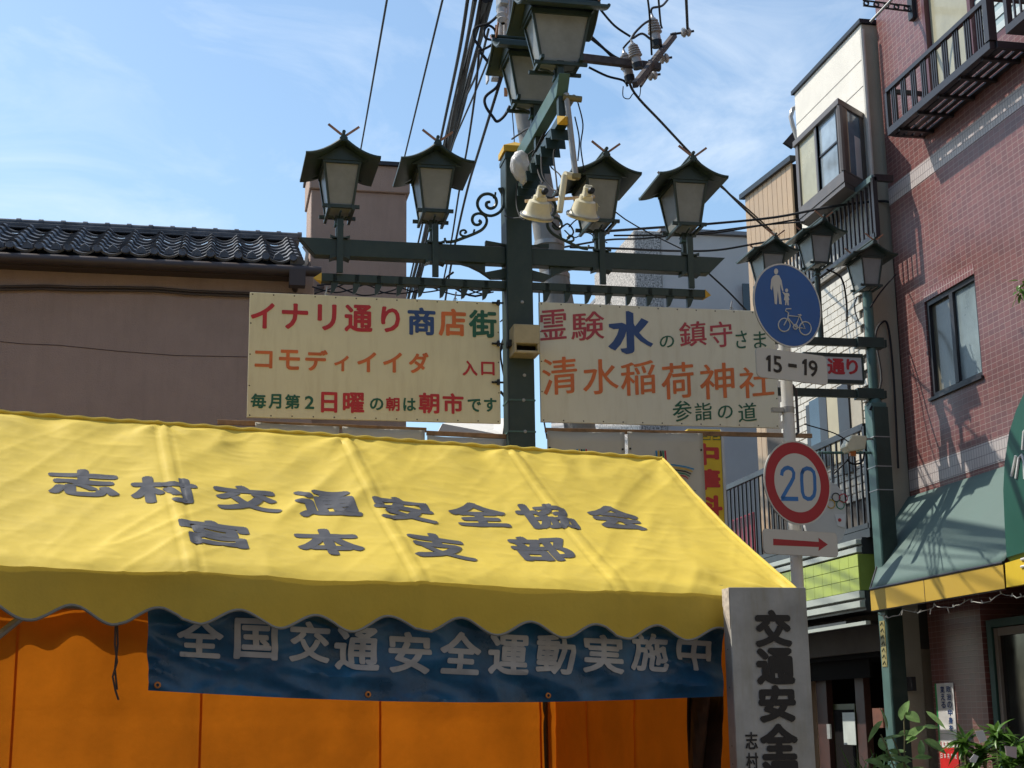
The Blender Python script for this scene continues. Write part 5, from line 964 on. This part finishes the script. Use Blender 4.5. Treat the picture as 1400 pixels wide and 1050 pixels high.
uf = build('window', MB().box((BX + 0.0, uy0, uz1 - 0.05), (BX + 0.1, uy1, uz1)).box((BX, uy0, uz0), (BX + 0.1, uy1, uz0 + 0.05)).box((BX, uy0, uz0 + 0.0501), (BX + 0.1, uy0 + 0.05, uz1 - 0.0501)).box((BX, uy1 - 0.06, uz0 + 0.0501), (BX + 0.1, uy1, uz1 - 0.0501)).box((BX - 0.005, um - 0.03, uz0 + 0.0501), (BX + 0.09, um + 0.03, uz1 - 0.0501)), mat('maroon_frame', (0.10, 0.03, 0.035), 0.4), bk)
build('pane', MB().box((BX + 0.06, um + 0.03, uz0 + 0.05), (BX + 0.065, uy1 - 0.06, uz1 - 0.05)), mat('curtain_behind_glass', (0.36, 0.34, 0.24), 0.2, 0, 0.12, 3), uf)
build('pane', MB().box((BX + 0.05, uy0 + 0.05, uz0 + 0.05), (BX + 0.055, um - 0.03, uz1 - 0.05)), mat('pale_blind_glass', (0.34, 0.42, 0.42), 0.15, 0, 0.15, 3), uf)
for k in range(9): build('blind_slat', MB().box((BX + 0.04, uy0 + 0.06, uz0 + 0.1 + k * 0.14), (BX + 0.049, um - 0.04, uz0 + 0.17 + k * 0.14)), mat('white_blind_slat', (0.5, 0.56, 0.56), 0.5), uf)
# window guard balcony
XG = 6.82; g0 = P(1218.5, 184, X=XG); gt = P(1211.5, 126, X=XG); gy1 = (g0.y + gt.y) / 2; gz0, gz1 = g0.z, gt.z; gy0 = P(1357, 60, X=XG).y
gd = build('balcony_frame', MB().bar((XG, gy0, gz1), (XG, gy1, gz1), 0.05, 0.05).bar((XG, gy0, gz0 + 0.03), (XG, gy1, gz0 + 0.03), 0.06, 0.08).bar((XG + 0.03, gy1, gz1), (BX, gy1, gz1), 0.04, 0.05).bar((XG + 0.03, gy1, gz0 + 0.03), (BX, gy1, gz0 + 0.03), 0.05, 0.07).bar((XG + 0.03, gy0, gz1), (BX, gy0, gz1), 0.04, 0.05).bar((XG + 0.03, gy0, gz0 + 0.03), (BX, gy0, gz0 + 0.03), 0.05, 0.07), DKALU, bk, bevel=0.003)
build('corner_post', MB().box((XG - 0.022, gy1 - 0.022, gz0 + 0.07), (XG + 0.022, gy1 + 0.022, gz1 - 0.026)), DKALU, gd); build('corner_post', MB().box((XG - 0.04, gy0 - 0.02, gz0 + 0.07), (XG + 0.04, gy0 + 0.06, gz1 + 0.2)), DKALU, gd)
for k in range(9):
    for j in range(3):
        y = gy1 - 0.1 - (gy1 - gy0 - 0.2) * (k + 0.18 * j) / 8.6; build('balcony_bar', MB().box((XG - 0.008, y - 0.009, gz0 + 0.07), (XG + 0.008, y + 0.009, gz1 - 0.025)), DKALU, gd)
for j in range(3):
    x = XG + 0.1 + 0.09 * j; build('balcony_bar', MB().box((x - 0.008, gy1 - 0.008, gz0 + 0.07), (x + 0.008, gy1 + 0.008, gz1 - 0.025)), DKALU, gd)
for j in range(4): x = XG + 0.06 + j * 0.088; build('floor_slat', MB().box((x, gy0, gz0), (x + 0.055, gy1, gz0 + 0.02)), DKALU, gd)
for k in range(5): y = gy0 + 0.2 + k * (gy1 - gy0 - 0.4) / 4; build('floor_bearer', MB().box((XG, y - 0.02, gz0 - 0.03), (BX, y + 0.02, gz0 - 0.001)), DKALU, gd)
g3 = P(1378, 47, X=6.82); build('balcony_frame', MB().box((6.80, g3.y - 2, g3.z), (7.195, g3.y, g3.z + 0.07)).box((6.80, g3.y - 0.05, g3.z + 0.07), (6.85, g3.y, g3.z + 0.6)).bar((6.82, g3.y, g3.z + 0.6), (6.82, g3.y - 2, g3.z + 0.6), 0.05, 0.05), DKALU, bk)
for k in range(8): build('balcony_bar', MB().box((6.815, g3.y - 0.15 - k * 0.1, g3.z + 0.07), (6.83, g3.y - 0.13 - k * 0.1, g3.z + 0.58)), DKALU, bk)
ch = thing('laundry_pole_bracket', 'black pierced laundry pole bracket at the top edge by the brick corner', 'bracket', tuple(P(1243, 12, X=7.1)))
hb0 = P(1180, 4, Y=13.55); hb1 = Vector((7.19, 13.55, P(1243, 12, Y=13.55).z))
build('arm', MB().bar(hb0 + UZ * 0.03, hb1 + UZ * 0.03, 0.02, 0.012).bar(hb0 - UZ * 0.03, hb1 - UZ * 0.03, 0.02, 0.012), IRON, ch); build('wall_plate', MB().box((7.15, 13.5, hb1.z - 0.12), (7.199, 13.6, hb1.z + 0.12)), IRON, ch)
for k in range(5): c = hb0.lerp(hb1, 0.06 + k * 0.2); build('ring', MB().lathe([(0.018, -0.01), (0.033, -0.01), (0.033, 0.01), (0.018, 0.01), (0.018, -0.01)], c, (0, 1, 0), 16), IRON, ch, smooth=True)
tag(build('laundry_pole', MB().tube([P(1190, 30, Y=13.5), P(1215, 4, Y=13.3), P(1226, -8, Y=13.2)], 0.014, 8), STEELG, smooth=True), 'thin metal laundry pole resting in the black bracket', 'pole')
# shop front under the awning
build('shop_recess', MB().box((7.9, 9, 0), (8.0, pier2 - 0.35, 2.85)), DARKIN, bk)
build('door_frame', MB().box((7.22, pier2 - 0.49, 0), (7.3, pier2 - 0.40, 2.35)).box((7.22, 10.2, 2.28), (7.3, pier2 - 0.49, 2.35)), mat('dull_green_frame', (0.02, 0.07, 0.055), 0.5), bk, bevel=0.003)
build('door_frame', MB().box((7.24, pier2 - 0.56, 0), (7.28, pier2 - 0.50, 2.27)).box((7.24, 10.3, 2.2), (7.28, pier2 - 0.57, 2.27)), mat('grey_door_trim', (0.2, 0.17, 0.14), 0.5), bk)
build('door_glass', MB().box((7.27, 10.3, 0), (7.275, pier2 - 0.56, 2.2)), mat('black_glass', (0.012, 0.012, 0.012), 0.1), bk)
# awning
aw = thing('shop_awning', 'faded teal shop awning with mustard lower band on the brick building', 'awning', (6.8, 12.5, 2.5))
XA = 6.4; ay1 = P(1192, 838, X=XA).y; ay0 = P(1374, 800, X=XA).y; az0 = 2.49; az1 = 2.70; awt = P(1228, 685, X=BX)
AWN = mat('faded_teal_canvas', (0.08, 0.14, 0.125), 0.65, 0, 0.05, 1.5, bump=0.1, bs=20, dirt=0.15, dcol=(0.12, 0.16, 0.15)); MUS = mat('mustard_canvas', (0.52, 0.34, 0.035), 0.6, 0, 0.06, 2, dirt=0.12, dcol=(0.35, 0.22, 0.06))
A_ = Vector((XA, ay1, az1)); B_ = Vector((XA, ay0, az1)); C_ = Vector((BX - 0.02, ay0 + 0.0, awt.z)); D_ = Vector((BX - 0.02, awt.y, awt.z))
build('canvas', MB().grid(lambda a, b: A_.lerp(B_, a).lerp(D_.lerp(C_, a), b) + Vector((-0.0, 0, -0.012 * math.sin(math.pi * b))), 30, 10), AWN, aw, smooth=True, solid=0.004)
build('lower_band', MB().box((XA - 0.004, ay0, az0), (XA + 0.002, ay1, az1 - 0.003)), MUS, aw)
build('end_panel', MB().prism([(XA, ay1, az1), (BX - 0.02, awt.y, awt.z), (BX - 0.02, awt.y, az0), (XA, ay1, az0)], (0, -0.006, 0)), AWN, aw)
build('frame_tube', MB().tube([A_, B_], 0.014, 8).tube([(XA + 0.01, ay1, az0), (XA + 0.01, ay0, az0)], 0.012, 8).tube([A_, D_], 0.012, 8), DKALU, aw, smooth=True)
for f in (0.45,): y = ay1 + (ay0 - ay1) * f; build('band_seam', MB().box((XA - 0.0065, y, az0), (XA - 0.0042, y + 0.006, az1 - 0.004)), BROWNM, aw)
# string lights
st = thing('string_lights', 'string of tiny unlit fairy lights sagging beneath the mustard awning edge', 'string lights', (XA, 12.5, az0 - 0.05)); pts = []
for i in range(61):
    a = i / 60; y = ay1 - 0.02 + (10.6 - ay1) * a; pts.append(Vector((XA + 0.05 + 0.02 * math.sin(i), y, az0 - 0.03 - 0.05 * abs(math.sin(a * 17)) - 0.02 * noise.noise(Vector((i * .7, 0, 0))))))
build('wire', MB().tube(pts, 0.004, 5), mat('pale_wire', (0.4, 0.4, 0.36), 0.5), st, smooth=True)
for i in range(2, 60, 3):
    p = pts[i]; build('bulb', MB().tube([p, p + Vector((random.uniform(-.02, .02), random.uniform(-.02, .02), -0.05 * random.choice((1, 1, -.5))))], [0.007, 0.004], 6), mat('clear_bulb', (0.6, 0.6, 0.55), 0.2), st, smooth=True)
# rounded green sign awning, right edge
rs = thing('rounded_green_awning', 'deep green rounded awning with white strokes and bright yellow base at right edge', 'awning', (6.2, 10, 2.5)); XS = 6.34
ol = [(1374, 768), (1371, 720), (1369, 670), (1371, 630), (1377, 590), (1387, 558), (1400, 530), (1418, 505), (1450, 480), (1500, 462), (1560, 470), (1560, 712)]
build('canvas', MB().prism([P(*q, X=XS) for q in ol], (0.45, 0, 0)), mat('deep_green_canvas', (0.008, 0.085, 0.055), 0.5, 0, 0.08, 2), rs, bevel=0.03)
build('base_band', MB().prism([P(*q, X=XS - 0.003) for q in ((1374, 770), (1376, 803), (1560, 770), (1560, 713))], (0.05, 0, 0)), mat('bright_yellow_canvas', (0.72, 0.5, 0.02), 0.5, 0, 0.05, 3), rs)
m = MB()
for pts in ([(1383, 651), (1389, 623)], [(1389, 654), (1393, 626), (1397, 622), (1400, 630), (1401, 655)], [(1398, 615), (1400, 590), (1404, 586)], [(1407, 655), (1412, 622)]):
    m.tube([P(*q, X=XS - 0.004) for q in pts], 0.013, 6)
build('white_strokes', m, WHITE, rs, smooth=True); build('white_marks', MB().tube([P(1396, 765, X=XS - 0.008), P(1404, 763, X=XS - 0.008)], 0.01, 6).tube([P(1396, 775, X=XS - 0.008), P(1404, 773, X=XS - 0.008)], 0.01, 6), WHITE, rs, smooth=True)
# ------------------------------------------------------------------ right lamp post
rp_ = thing('lamp_post', 'green lamp post at the right, with lit pale green left face and cross arms', 'lamp post', (6.7, 14, 0)); YP = 14.0
c = P(1192, 470, Y=YP); zj = P(1197, 552, Y=YP).z; pxx = 6.66
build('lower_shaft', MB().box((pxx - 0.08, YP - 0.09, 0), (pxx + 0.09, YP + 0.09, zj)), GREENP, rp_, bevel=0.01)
build('shaft_front_shade', MB().box((pxx - 0.06, YP - 0.098, 0), (pxx + 0.092, YP - 0.0905, zj - 0.05)), GREEN, rp_)  # thin dark sheet that paints shade onto the post's front face
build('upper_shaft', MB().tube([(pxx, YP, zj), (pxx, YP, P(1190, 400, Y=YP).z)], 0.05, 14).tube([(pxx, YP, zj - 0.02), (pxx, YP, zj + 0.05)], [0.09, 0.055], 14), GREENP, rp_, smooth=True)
for yy in (468, 538):
    z = P(1150, yy, Y=YP).z; build('cross_arm', MB().box((P(1030, yy, Y=YP).x, YP - 0.03, z - 0.04), (P(1211, yy, Y=YP).x, YP + 0.03, z + 0.04)), GREEN, rp_, bevel=0.004); build('arm_sleeve', MB().box((P(1170, yy, Y=YP).x, YP - 0.055, z - 0.055), (P(1206, yy, Y=YP).x, YP + 0.055, z + 0.055)), GREEN, rp_, bevel=0.004)
tz = P(1150, 503, Y=YP).z
ab = thing('hanging_street_sign', 'white hanging sign with bold red lettering held between the green cross arms', 'sign', tuple(P(1150, 525, Y=YP)))
a = P(1100, 519, Y=YP - 0.06); b = P(1177, 485, Y=YP - 0.06)
build('panel', MB().box((a.x, YP - 0.06, P(1150, 519, Y=YP - 0.06).z), (b.x, YP - 0.02, P(1150, 488, Y=YP - 0.06).z)), SWH, ab); build('frame', MB().box((a.x, YP - 0.065, P(1150, 488, Y=YP - .06).z), (b.x + 0.02, YP - 0.01, P(1150, 483, Y=YP - .06).z)).box((a.x, YP - 0.065, P(1150, 524, Y=YP - .06).z), (b.x + 0.02, YP - 0.01, P(1150, 519, Y=YP - .06).z)).box((b.x, YP - 0.065, P(1150, 519, Y=YP - .06).z), (b.x + 0.025, YP - 0.01, P(1150, 488, Y=YP - .06).z)), GREEN, ab)
w = MB(); writing(w, [('通', 1131, 490, 1155, 512, 0), ('り', 1157, 491, 1173, 512, 0), ('リ', 1109, 490, 1127, 511, 0)], ((0, YP - 0.06, 0), (0, 1, 0)), UX, UZ, NB, 0.04); build('lettering', w, RED, ab)
ls = 0.86
lab3 = {0: 'lantern left in the right cluster, just above the round blue sign', 1: 'highest lantern of the right cluster, in front of the balcony bars', 2: 'rightmost lantern, on top of the right green lamp post'}
for i, (x, y) in enumerate(((1061, 319), (1127, 294), (1196, 325))):
    p = P(x, y, Y=YP - 0.27); lc = (p.x, YP, p.z - 0.185 * ls); dup(l0, lc, lab3[i], ls)
    build('lamp_stem', MB().tube([(p.x, YP, P(1100, 466, Y=YP).z), (p.x, YP, p.z - 0.185 * ls - 0.5 * ls)], 0.03, 10), GREEN, rp_, smooth=True)
build('side_bar', MB().tube([P(1195, 619, Y=YP), P(1118, 619, Y=YP)], 0.014, 6), GREENP, rp_)
for yy in (600, 640, 672): z = P(1200, yy, Y=YP).z; build('strap', MB().box((pxx - 0.084, YP - 0.102, z), (pxx + 0.095, YP + 0.094, z + 0.01)), STEELG, rp_)
bq = [P(*q, Y=YP - 0.1) for q in ((1206, 848), (1210, 911))]; build('name_plate', MB().box((pxx - 0.086, YP - 0.06, bq[1].z), (pxx - 0.081, YP + 0.05, bq[0].z)), mat('gilt_plate', (0.3, 0.26, 0.1), 0.5), rp_)
m = MB(); n_ = 7
for k in range(n_): z = bq[1].z + (bq[0].z - bq[1].z) * (k + .5) / n_; m.tube([(pxx - 0.088, YP - 0.04, z - 0.02), (pxx - 0.088, YP - 0.01, z + 0.02), (pxx - 0.088, YP + 0.03, z - 0.01)], 0.004, 4)
build('plate_ornament', m, GREEN, rp_)
fl = thing('small_floodlight', 'small beige floodlight clamped to the right lamp post above the balcony rail', 'floodlight', tuple(P(1172, 605, Y=13.7)))
a = P(1158, 615, Y=13.7); b = P(1181, 594, Y=13.7); build('housing', MB().prism([P(*q, Y=13.65) for q in ((1157, 609), (1165, 594), (1186, 596), (1183, 614), (1162, 617))], (0, 0.16, 0)), CREAM, fl, bevel=0.008); build('bracket', MB().tube([P(1186, 600, Y=13.7), P(1192, 600, Y=13.95)], 0.012, 6), STEELG, fl); build('lens', MB().box(P(1163, 623, Y=13.68), P(1168, 617, Y=13.72)), mat('amber_lens', (0.5, 0.15, 0.03), 0.3), fl)
wires('service_cable', 'black cables looping from the right lamp post to the beige wall', 'cable', [(0.012, [(1190, 560, 13.9), (1205, 520, 14.1), (1197, 460, 14.3), (1207, 440, 14.4), (1215, 450, 14.4), (1222, 520, 14.4), (1228, 640, 14.35)]), (0.008, [(1190, 420, 13.9), (1205, 398, 14), (1225, 375, 14.3)]), (0.010, [(1130, 368, 14), (1150, 380, 14), (1157, 410, 14.2), (1158, 440, 14.3)]), (0.006, [(1172, 405, 13.9), (1168, 420, 13.9), (1174, 440, 13.9)]), (0.010, [(1158, 628, 13.9), (1165, 634, 13.9), (1178, 632, 13.9), (1182, 618, 13.9)]), (0.006, [(1100, 580, 13), (1140, 592, 13.4), (1160, 604, 13.6)]), (0.008, [(1140, 648, 13.8), (1158, 630, 13.8)])])
# round white sign with five rings
og = thing('rounded_white_sign', 'rounded white hanging sign with five interlocking rings, half hidden by the 20 sign', 'sign', tuple(P(1130, 750, Y=13.9)))
def po(x, y, Y=13.9): return P(x, y, Y=Y)
ol = [(1156, 660 + 0)] ; ol = [po(1128 + 29 * (abs(math.cos(a)) ** 0.75) * (1 if math.cos(a) > 0 else -1) + 2.5 * math.sin(a), 702 + 44 * (abs(math.sin(a)) ** 0.8) * (1 if math.sin(a) > 0 else -1)) for a in [2 * math.pi * i / 36 for i in range(36)]]
build('panel', MB().prism(ol, (0, 0.05, 0)), mat('white_sign_face', (0.62, 0.62, 0.59), 0.4, 0, 0.05, 4), og)
for (x, y, m_) in ((1129, 679, RC[0]), (1143, 680, RC[2]), (1157 - 4, 681, RC[4]), (1136, 689, RC[1]), (1149, 690, RC[3])):
    cc = po(x, y, 13.893); build('ring', MB().tube([cc + Vector((0.042 * math.cos(2 * math.pi * i / 20), 0, 0.042 * math.sin(2 * math.pi * i / 20))) for i in range(21)], 0.005, 5), m_, og, smooth=True)
build('flag_panel', MB().prism([po(x, y, 13.893) for x, y in ((1141, 703), (1156, 703), (1155, 722), (1145, 719))], (0, -0.002, 0)), WHITE, og); build('flag_disc', MB().lathe([(0, 0.002), (0.018, 0.002), (0.018, 0)], po(1148, 711, 13.889), NB, 12), RED, og)
build('hanger_rod', MB().tube([po(1125, 660, 13.92), po(1124, 618, 13.98)], 0.008, 6).tube([po(1140, 660, 13.92), po(1139, 618, 13.98)], 0.008, 6), IRON, og)
# ------------------------------------------------------------------ lime fascia and dark shop beneath the white building
lf = thing('lime_shop_fascia', 'lime green tiled shop fascia with grey strips beneath the barred balcony', 'shop sign', (6.6, 15, 2.3)); XF = 6.5
LIME = mat('lime_tile', (0.40, 0.50, 0.07), 0.4, 0, 0.12, 5); ly0 = P(1174, 780, X=XF).y; ly1 = 18.0; lz1 = P(1173, 757, X=XF).z; lz0 = P(1175, 807, X=XF).z
build('box_body', MB().box((XF + 0.01, ly0, lz0), (6.87, ly1, lz1)), mat('dark_lime_side', (0.20, 0.27, 0.04), 0.5), lf)
nr, nc = 3, 16; th_ = (lz1 - lz0) / nr; tw_ = (ly1 - ly0) / nc
for r_ in range(nr):
    for c in range(nc): build('tile', MB().box((XF - 0.002, ly0 + c * tw_ + 0.003, lz0 + r_ * th_ + 0.003), (XF + 0.0095, ly0 + (c + 1) * tw_ - 0.003, lz0 + (r_ + 1) * th_ - 0.003)), LIME, lf)
PALEG = mat('pale_grey_strip', (0.42, 0.46, 0.42), 0.4, 0, 0.08, 4); s1 = P(1175, 812, X=XF).z; s2 = P(1175, 829, X=XF).z
for za_, zb__ in ((lz0 - 0.075, lz0 - 0.004), (lz0 - 0.17, lz0 - 0.105)): build('grey_strip', MB().box((XF - 0.01, ly0, za_), (XF + 0.05, ly1, zb__)), PALEG, lf, bevel=0.003)
for za_, zb__ in ((lz1 + 0.015, lz1 + 0.07), (lz1 + 0.1, lz1 + 0.15)): build('grey_strip', MB().box((XF - 0.01, ly0, za_), (XF + 0.05, ly1, zb__)), PALEG, lf, bevel=0.003)
build('back_box', MB().box((XF + 0.051, ly0 - 0.01, lz0 - 0.2), (6.87, ly1, lz0 - 0.001)).box((XF + 0.051, ly0 - 0.01, lz1 + 0.001), (6.87, ly1, lz1 + 0.17)), DKALU, lf)
sh = thing('dark_shop_front', 'dark shop entrance with brown wooden posts and a paper notice, below the lime fascia', 'shop front', (7.4, 15.5, 0))
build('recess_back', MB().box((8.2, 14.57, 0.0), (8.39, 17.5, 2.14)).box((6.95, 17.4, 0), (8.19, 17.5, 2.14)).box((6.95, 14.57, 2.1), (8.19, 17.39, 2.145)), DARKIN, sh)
zc_ = P(1187, 851, X=6.45).z
px_rect(1060, 935, 1186, 868, 7.05, 'shade_panel', DARKIN, sh, 0.028); build('canopy', MB().box((6.47, 14.62, zc_ + 0.02), (6.95, 18.4, zc_ + 0.05)), DKALU, sh); build('canopy_strip', MB().bar(P(1105, 864, X=6.45), P(1187, 851, X=6.45), 0.05, 0.035), PALEG, sh)  # the near-black panel above the posts is painted shade, no real fitting
for x0_, x1_ in ((1113, 1127), (1166, 1178)):
    a = P(x0_, 900, X=7.15); b = P(x1_, 900, X=7.15); build('timber_post', MB().box((7.15, min(a.y, b.y), 0), (7.23, max(a.y, b.y), 2.09)), mat('dark_red_timber', (0.05, 0.018, 0.013), 0.6, 0, 0.3, 10), sh, bevel=0.004)
px_rect(1140, 1060, 1168, 962, 7.22, 'door_panel', mat('olive_door', (0.05, 0.06, 0.015), 0.5), sh, 0.04); px_rect(1145, 1060, 1166, 970, 7.21, 'door_glass', DARKIN, sh, 0.007); px_rect(1154, 1018, 1168, 974, 7.13, 'paper_notice', mat('paper_notice', (0.5, 0.55, 0.52), 0.6), sh, 0.003); px_rect(1131, 1010, 1134, 990, 6.97, 'door_handle', STEELG, sh, 0.02)
px_rect(1194, 995, 1206, 968, 6.8, 'brown_box', WOOD, sh, 0.05)
build('meter_box', MB().box(P(1238, 945, X=7.0), P(1252, 925, X=7.05)), DKALU, sh, bevel=0.003)
# poster on the pier
po_ = thing('political_poster', 'white and red vertical poster with blue lettering on the sunlit brick pier', 'poster', (7.15, 13.5, 1.2)); XP = BX - 0.012
Q = [P(*q, X=XP) for q in ((1279, 934), (1303, 934), (1312, 1100), (1284, 1100))]; pa = (Q[1].y + P(1308, 1010, X=XP).y) / 2; pb_ = P(1282, 990, X=XP).y; z1_ = P(1290, 934, X=XP).z; zr_ = P(1297, 1022, X=XP).z
build('paper', MB().box((XP, pa, zr_), (XP + 0.006, pb_, z1_)), WHITE, po_); build('red_foot', MB().box((XP - 0.001, pa, 0.6), (XP + 0.006, pb_, zr_)), mat('poster_red', (0.6, 0.02, 0.02), 0.5), po_); build('green_edge', MB().box((XP - 0.001, pb_ - 0.03, zr_ + 0.03), (XP + 0.0, pb_, z1_)), mat('poster_green', (0.03, 0.4, 0.12), 0.5), po_)
w = MB(); plp = ((XP, 0, 0), (1, 0, 0)); uM = Vector((0, -1, 0)); nM = Vector((-1, 0, 0))
cy1 = pa + (pb_ - pa) * 0.25; cy2 = pa + (pb_ - pa) * 0.58; hh = (z1_ - zr_ - 0.05) / 7.6
for col, txt, y in ((0, '政治の中身を', cy1), (0, '変える', cy2)):
    for i, chh in enumerate(txt): letter(w, chh, (XP - 0.001, y, z1_ - 0.06 - i * hh), (pb_ - pa) * 0.24, hh * 0.85, uM, UZ, nM, 0, 0.02)
for i, chh in enumerate('日本共産党'): letter(w, chh, (XP - 0.001, pb_ - 0.04 - i * (pb_ - pa - 0.06) / 4.4, zr_ - 0.08), 0.04, 0.05, uM, UZ, nM, 1, 0.02)
for i, chh in enumerate('日本共産党'): letter(w, chh, (XP - 0.001, pb_ - 0.04 - i * (pb_ - pa - 0.06) / 4.4, zr_ + 0.035), 0.035, 0.04, uM, UZ, nM, 2, 0.01)
build('lettering', w, [BLUE, WHITE, RED], po_)
# ================================================================== plants
def leafmesh(L_, W_, fold=0.15, droop=0.25, n=6):
    vs = []
    for i in range(n + 1):
        t = i / n; ww = W_ * (math.sin(math.pi * min(1, t ** 0.8)) ** 0.8) * 0.5; z = -droop * L_ * t * t
        vs += [(-ww, t * L_, z + fold * ww), (0, t * L_, z), (ww, t * L_, z + fold * ww)]
    return vs, [f for i in range(n) for f in ((3 * i, 3 * i + 1, 3 * i + 4, 3 * i + 3), (3 * i + 1, 3 * i + 2, 3 * i + 5, 3 * i + 4))]
def addleaf(parent, p, d, L_, W_, m, droop=0.25, roll=0.0, fold=0.3, name='leaf'):
    d = Vector(d).normalized(); side = d.cross(UZ); side = side.normalized() if side.length > 0.05 else UX; upv = side.cross(d); R_ = Matrix((side, d, upv)).transposed(); R_ = Matrix.Rotation(roll, 3, d) @ R_
    vs, fs = leafmesh(L_, W_, fold, droop); o = build(name, MB().add([Vector(p) + R_ @ Vector(v) for v in vs], fs), m, parent, smooth=True); return o
rp1 = thing('rubber_plant', 'broad leaved potted plant with large glossy oval leaves, left of the poster', 'plant', tuple(P(1238, 1100, Y=11.6)))
YQ = 11.6
stems = [[(1236, 1100), (1236, 1040), (1237, 1010), (1236, 985), (1238, 972)], [(1250, 1100), (1242, 1055), (1232, 1035), (1220, 1008)], [(1228, 1100), (1226, 1060), (1212, 1020), (1204, 1004)]]
for s_ in stems: build('stem', MB().tube([P(x, y, Y=YQ) for x, y in s_], 0.006, 6), STEM, rp1, smooth=True)
for (x0_, y0_, x1_, y1_, W_, ro) in ((1232, 985, 1241, 958, .1, .3), (1213, 1000, 1206, 968, .12, -.3), (1207, 985, 1185, 1012, .07, .4), (1238, 975, 1257, 986, .1, 0), (1266, 972, 1292, 993, .05, .6), (1234, 1006, 1203, 1010, .05, .5), (1228, 1004, 1248, 1000, .05, .5), (1237, 1012, 1263, 992, .1, -.4), (1262, 993, 1284, 994, .04, .6), (1262, 1012, 1294, 1028, .12, -.3), (1250, 1036, 1275, 1034, .05, .5), (1240, 1016, 1252, 1008, .08, 0), (1222, 1036, 1246, 1040, .05, .5), (1225, 1050, 1245, 1048, .08, .3), (1240, 1060, 1265, 1050, .1, 0), (1215, 1060, 1200, 1045, .1, .2), (1230, 1030, 1215, 1025, .06, 0)):
    a = P(x0_, y0_, Y=YQ); b = P(x1_, y1_, Y=YQ - random.uniform(-0.06, 0.08)); d = b - a; addleaf(rp1, a, d, d.length * 1.05, W_, LEAF, 0.1, ro * 0.5 + 0.75 * (1 if random.random() < .5 else -1))
for _ in range(16):
    x0_ = random.uniform(1205, 1262); y0_ = random.uniform(1018, 1062); a = P(x0_, y0_, Y=YQ + random.uniform(0, .15)); d = Vector((random.uniform(-1, 1), random.uniform(-.5, .5), random.uniform(-.1, .8))); addleaf(rp1, a, d, random.uniform(.1, .17), random.uniform(.05, .09), LEAF, 0.2, random.uniform(-.9, .9))
pot = MB().lathe([(0, 0), (.13, 0), (.17, .28), (.185, .28), (.185, .31), (.15, .31), (.14, .27), (0, .27)], (P(1238, 1100, Y=YQ).x, YQ, 0.45), (0, 0, 1), 20)
build('pot', pot, mat('terracotta', (0.3, 0.12, 0.07), 0.8), rp1, smooth=True)
gp_ = thing('grassy_plant', 'thin bladed grassy plant at the lamp post foot, left of the broad leaved plant', 'plant', tuple(P(1190, 1100, Y=12)))
for k in range(26):
    x = random.uniform(1168, 1215); a = P(x, 1080, Y=12 + random.uniform(-.1, .1)); b = P(x + random.uniform(-22, 22), random.uniform(1015, 1052), Y=12 + random.uniform(-.1, .1)); addleaf(gp_, a, b - a, (b - a).length, 0.018, LEAF2, 0.15, random.uniform(-1, 1), 0.2, 'blade')
def dracaena(xs, ys, Y, lab, n=34, L_=0.22, wd=0.035):
    t = thing('leafy_shop_plant', lab, 'plant', tuple(P(xs[0], 1120, Y=Y)), 'potted plants outside the shop')
    for hx, hy in zip(xs, ys):
        c_ = P(hx, hy, Y=Y + random.uniform(-.15, .15)); build('stem', MB().tube([Vector((c_.x, c_.y, c_.z - 0.9)), c_], 0.012, 6), STEM, t, smooth=True)
        for i in range(n):
            a = random.uniform(0, 2 * math.pi); e = random.uniform(-0.3, 1.2); d = Vector((math.cos(a) * math.cos(e), math.sin(a) * math.cos(e), math.sin(e))); addleaf(t, c_ - UZ * random.uniform(0, .1), d, L_ * random.uniform(.55, 1.0), wd * random.uniform(.7, 1.3), LEAF2, random.uniform(.25, .7), random.uniform(-.4, .4), 0.3)
    return t
dracaena((1318, 1345, 1330), (1008, 1024, 1040), 10.9, 'bright green strappy plant just right of the poster', 46); dracaena((1362, 1388, 1375, 1400), (1000, 1018, 1036, 1030), 10.6, 'bright green bushy plant in the lower right corner', 44, .2)
def card(q, Y, lab, m, nm='plant_label'):
    tag(build(nm, MB().prism([P(*p, Y=Y) for p in q], (0, 0.004, 0)), m), lab, 'card')
card(((1333, 1000), (1344, 998), (1350, 1012), (1340, 1016)), 10.4, 'white tag tucked in the strappy plant leaves', WHITE); card(((1374, 1020), (1390, 1021), (1390, 1037), (1376, 1033)), 10.3, 'small pale price card with red edge in the corner plant', mat('pink_card', (0.6, 0.5, 0.5), 0.5)); card(((1326, 1038), (1332, 1031), (1338, 1034), (1334, 1043), (1327, 1042)), 10.4, 'white folded tag low in the strappy plant', WHITE)
# street tree at the right edge
tr_ = thing('street_tree', 'leafy branch of a street tree entering at the right edge by the window', 'tree', (6.0, 9.6, 0.13))
tc_ = P(1397, 392, Y=10.6); build('trunk', MB().tube([(5.9, 9.0, 0.13), (5.88, 9.0, 2.4), (5.95, 9.1, 4.0), (6.0, 9.2, 5.4)], [0.09, 0.075, 0.06, 0.03], 10), WOOD, tr_, smooth=True)
bp_ = tc_ + Vector((0.08, -0.1, 0.1)); build('branch', MB().tube([(5.93, 9.1, 3.8), ((5.93 + bp_.x) / 2, 9.8, bp_.z - 0.2), bp_, tc_], [0.03, 0.02, 0.012, 0.006], 8), WOOD, tr_, smooth=True)
for i in range(70):
    c_ = tc_ + Vector((random.uniform(-.02, .22), random.uniform(-.1, .1), random.uniform(-.08, .08))); d = Vector((random.uniform(-1, 1), random.uniform(-1, 1), random.uniform(-1.2, .2))); addleaf(tr_, c_, d, random.uniform(.06, .11), 0.035, LEAF2, .2)
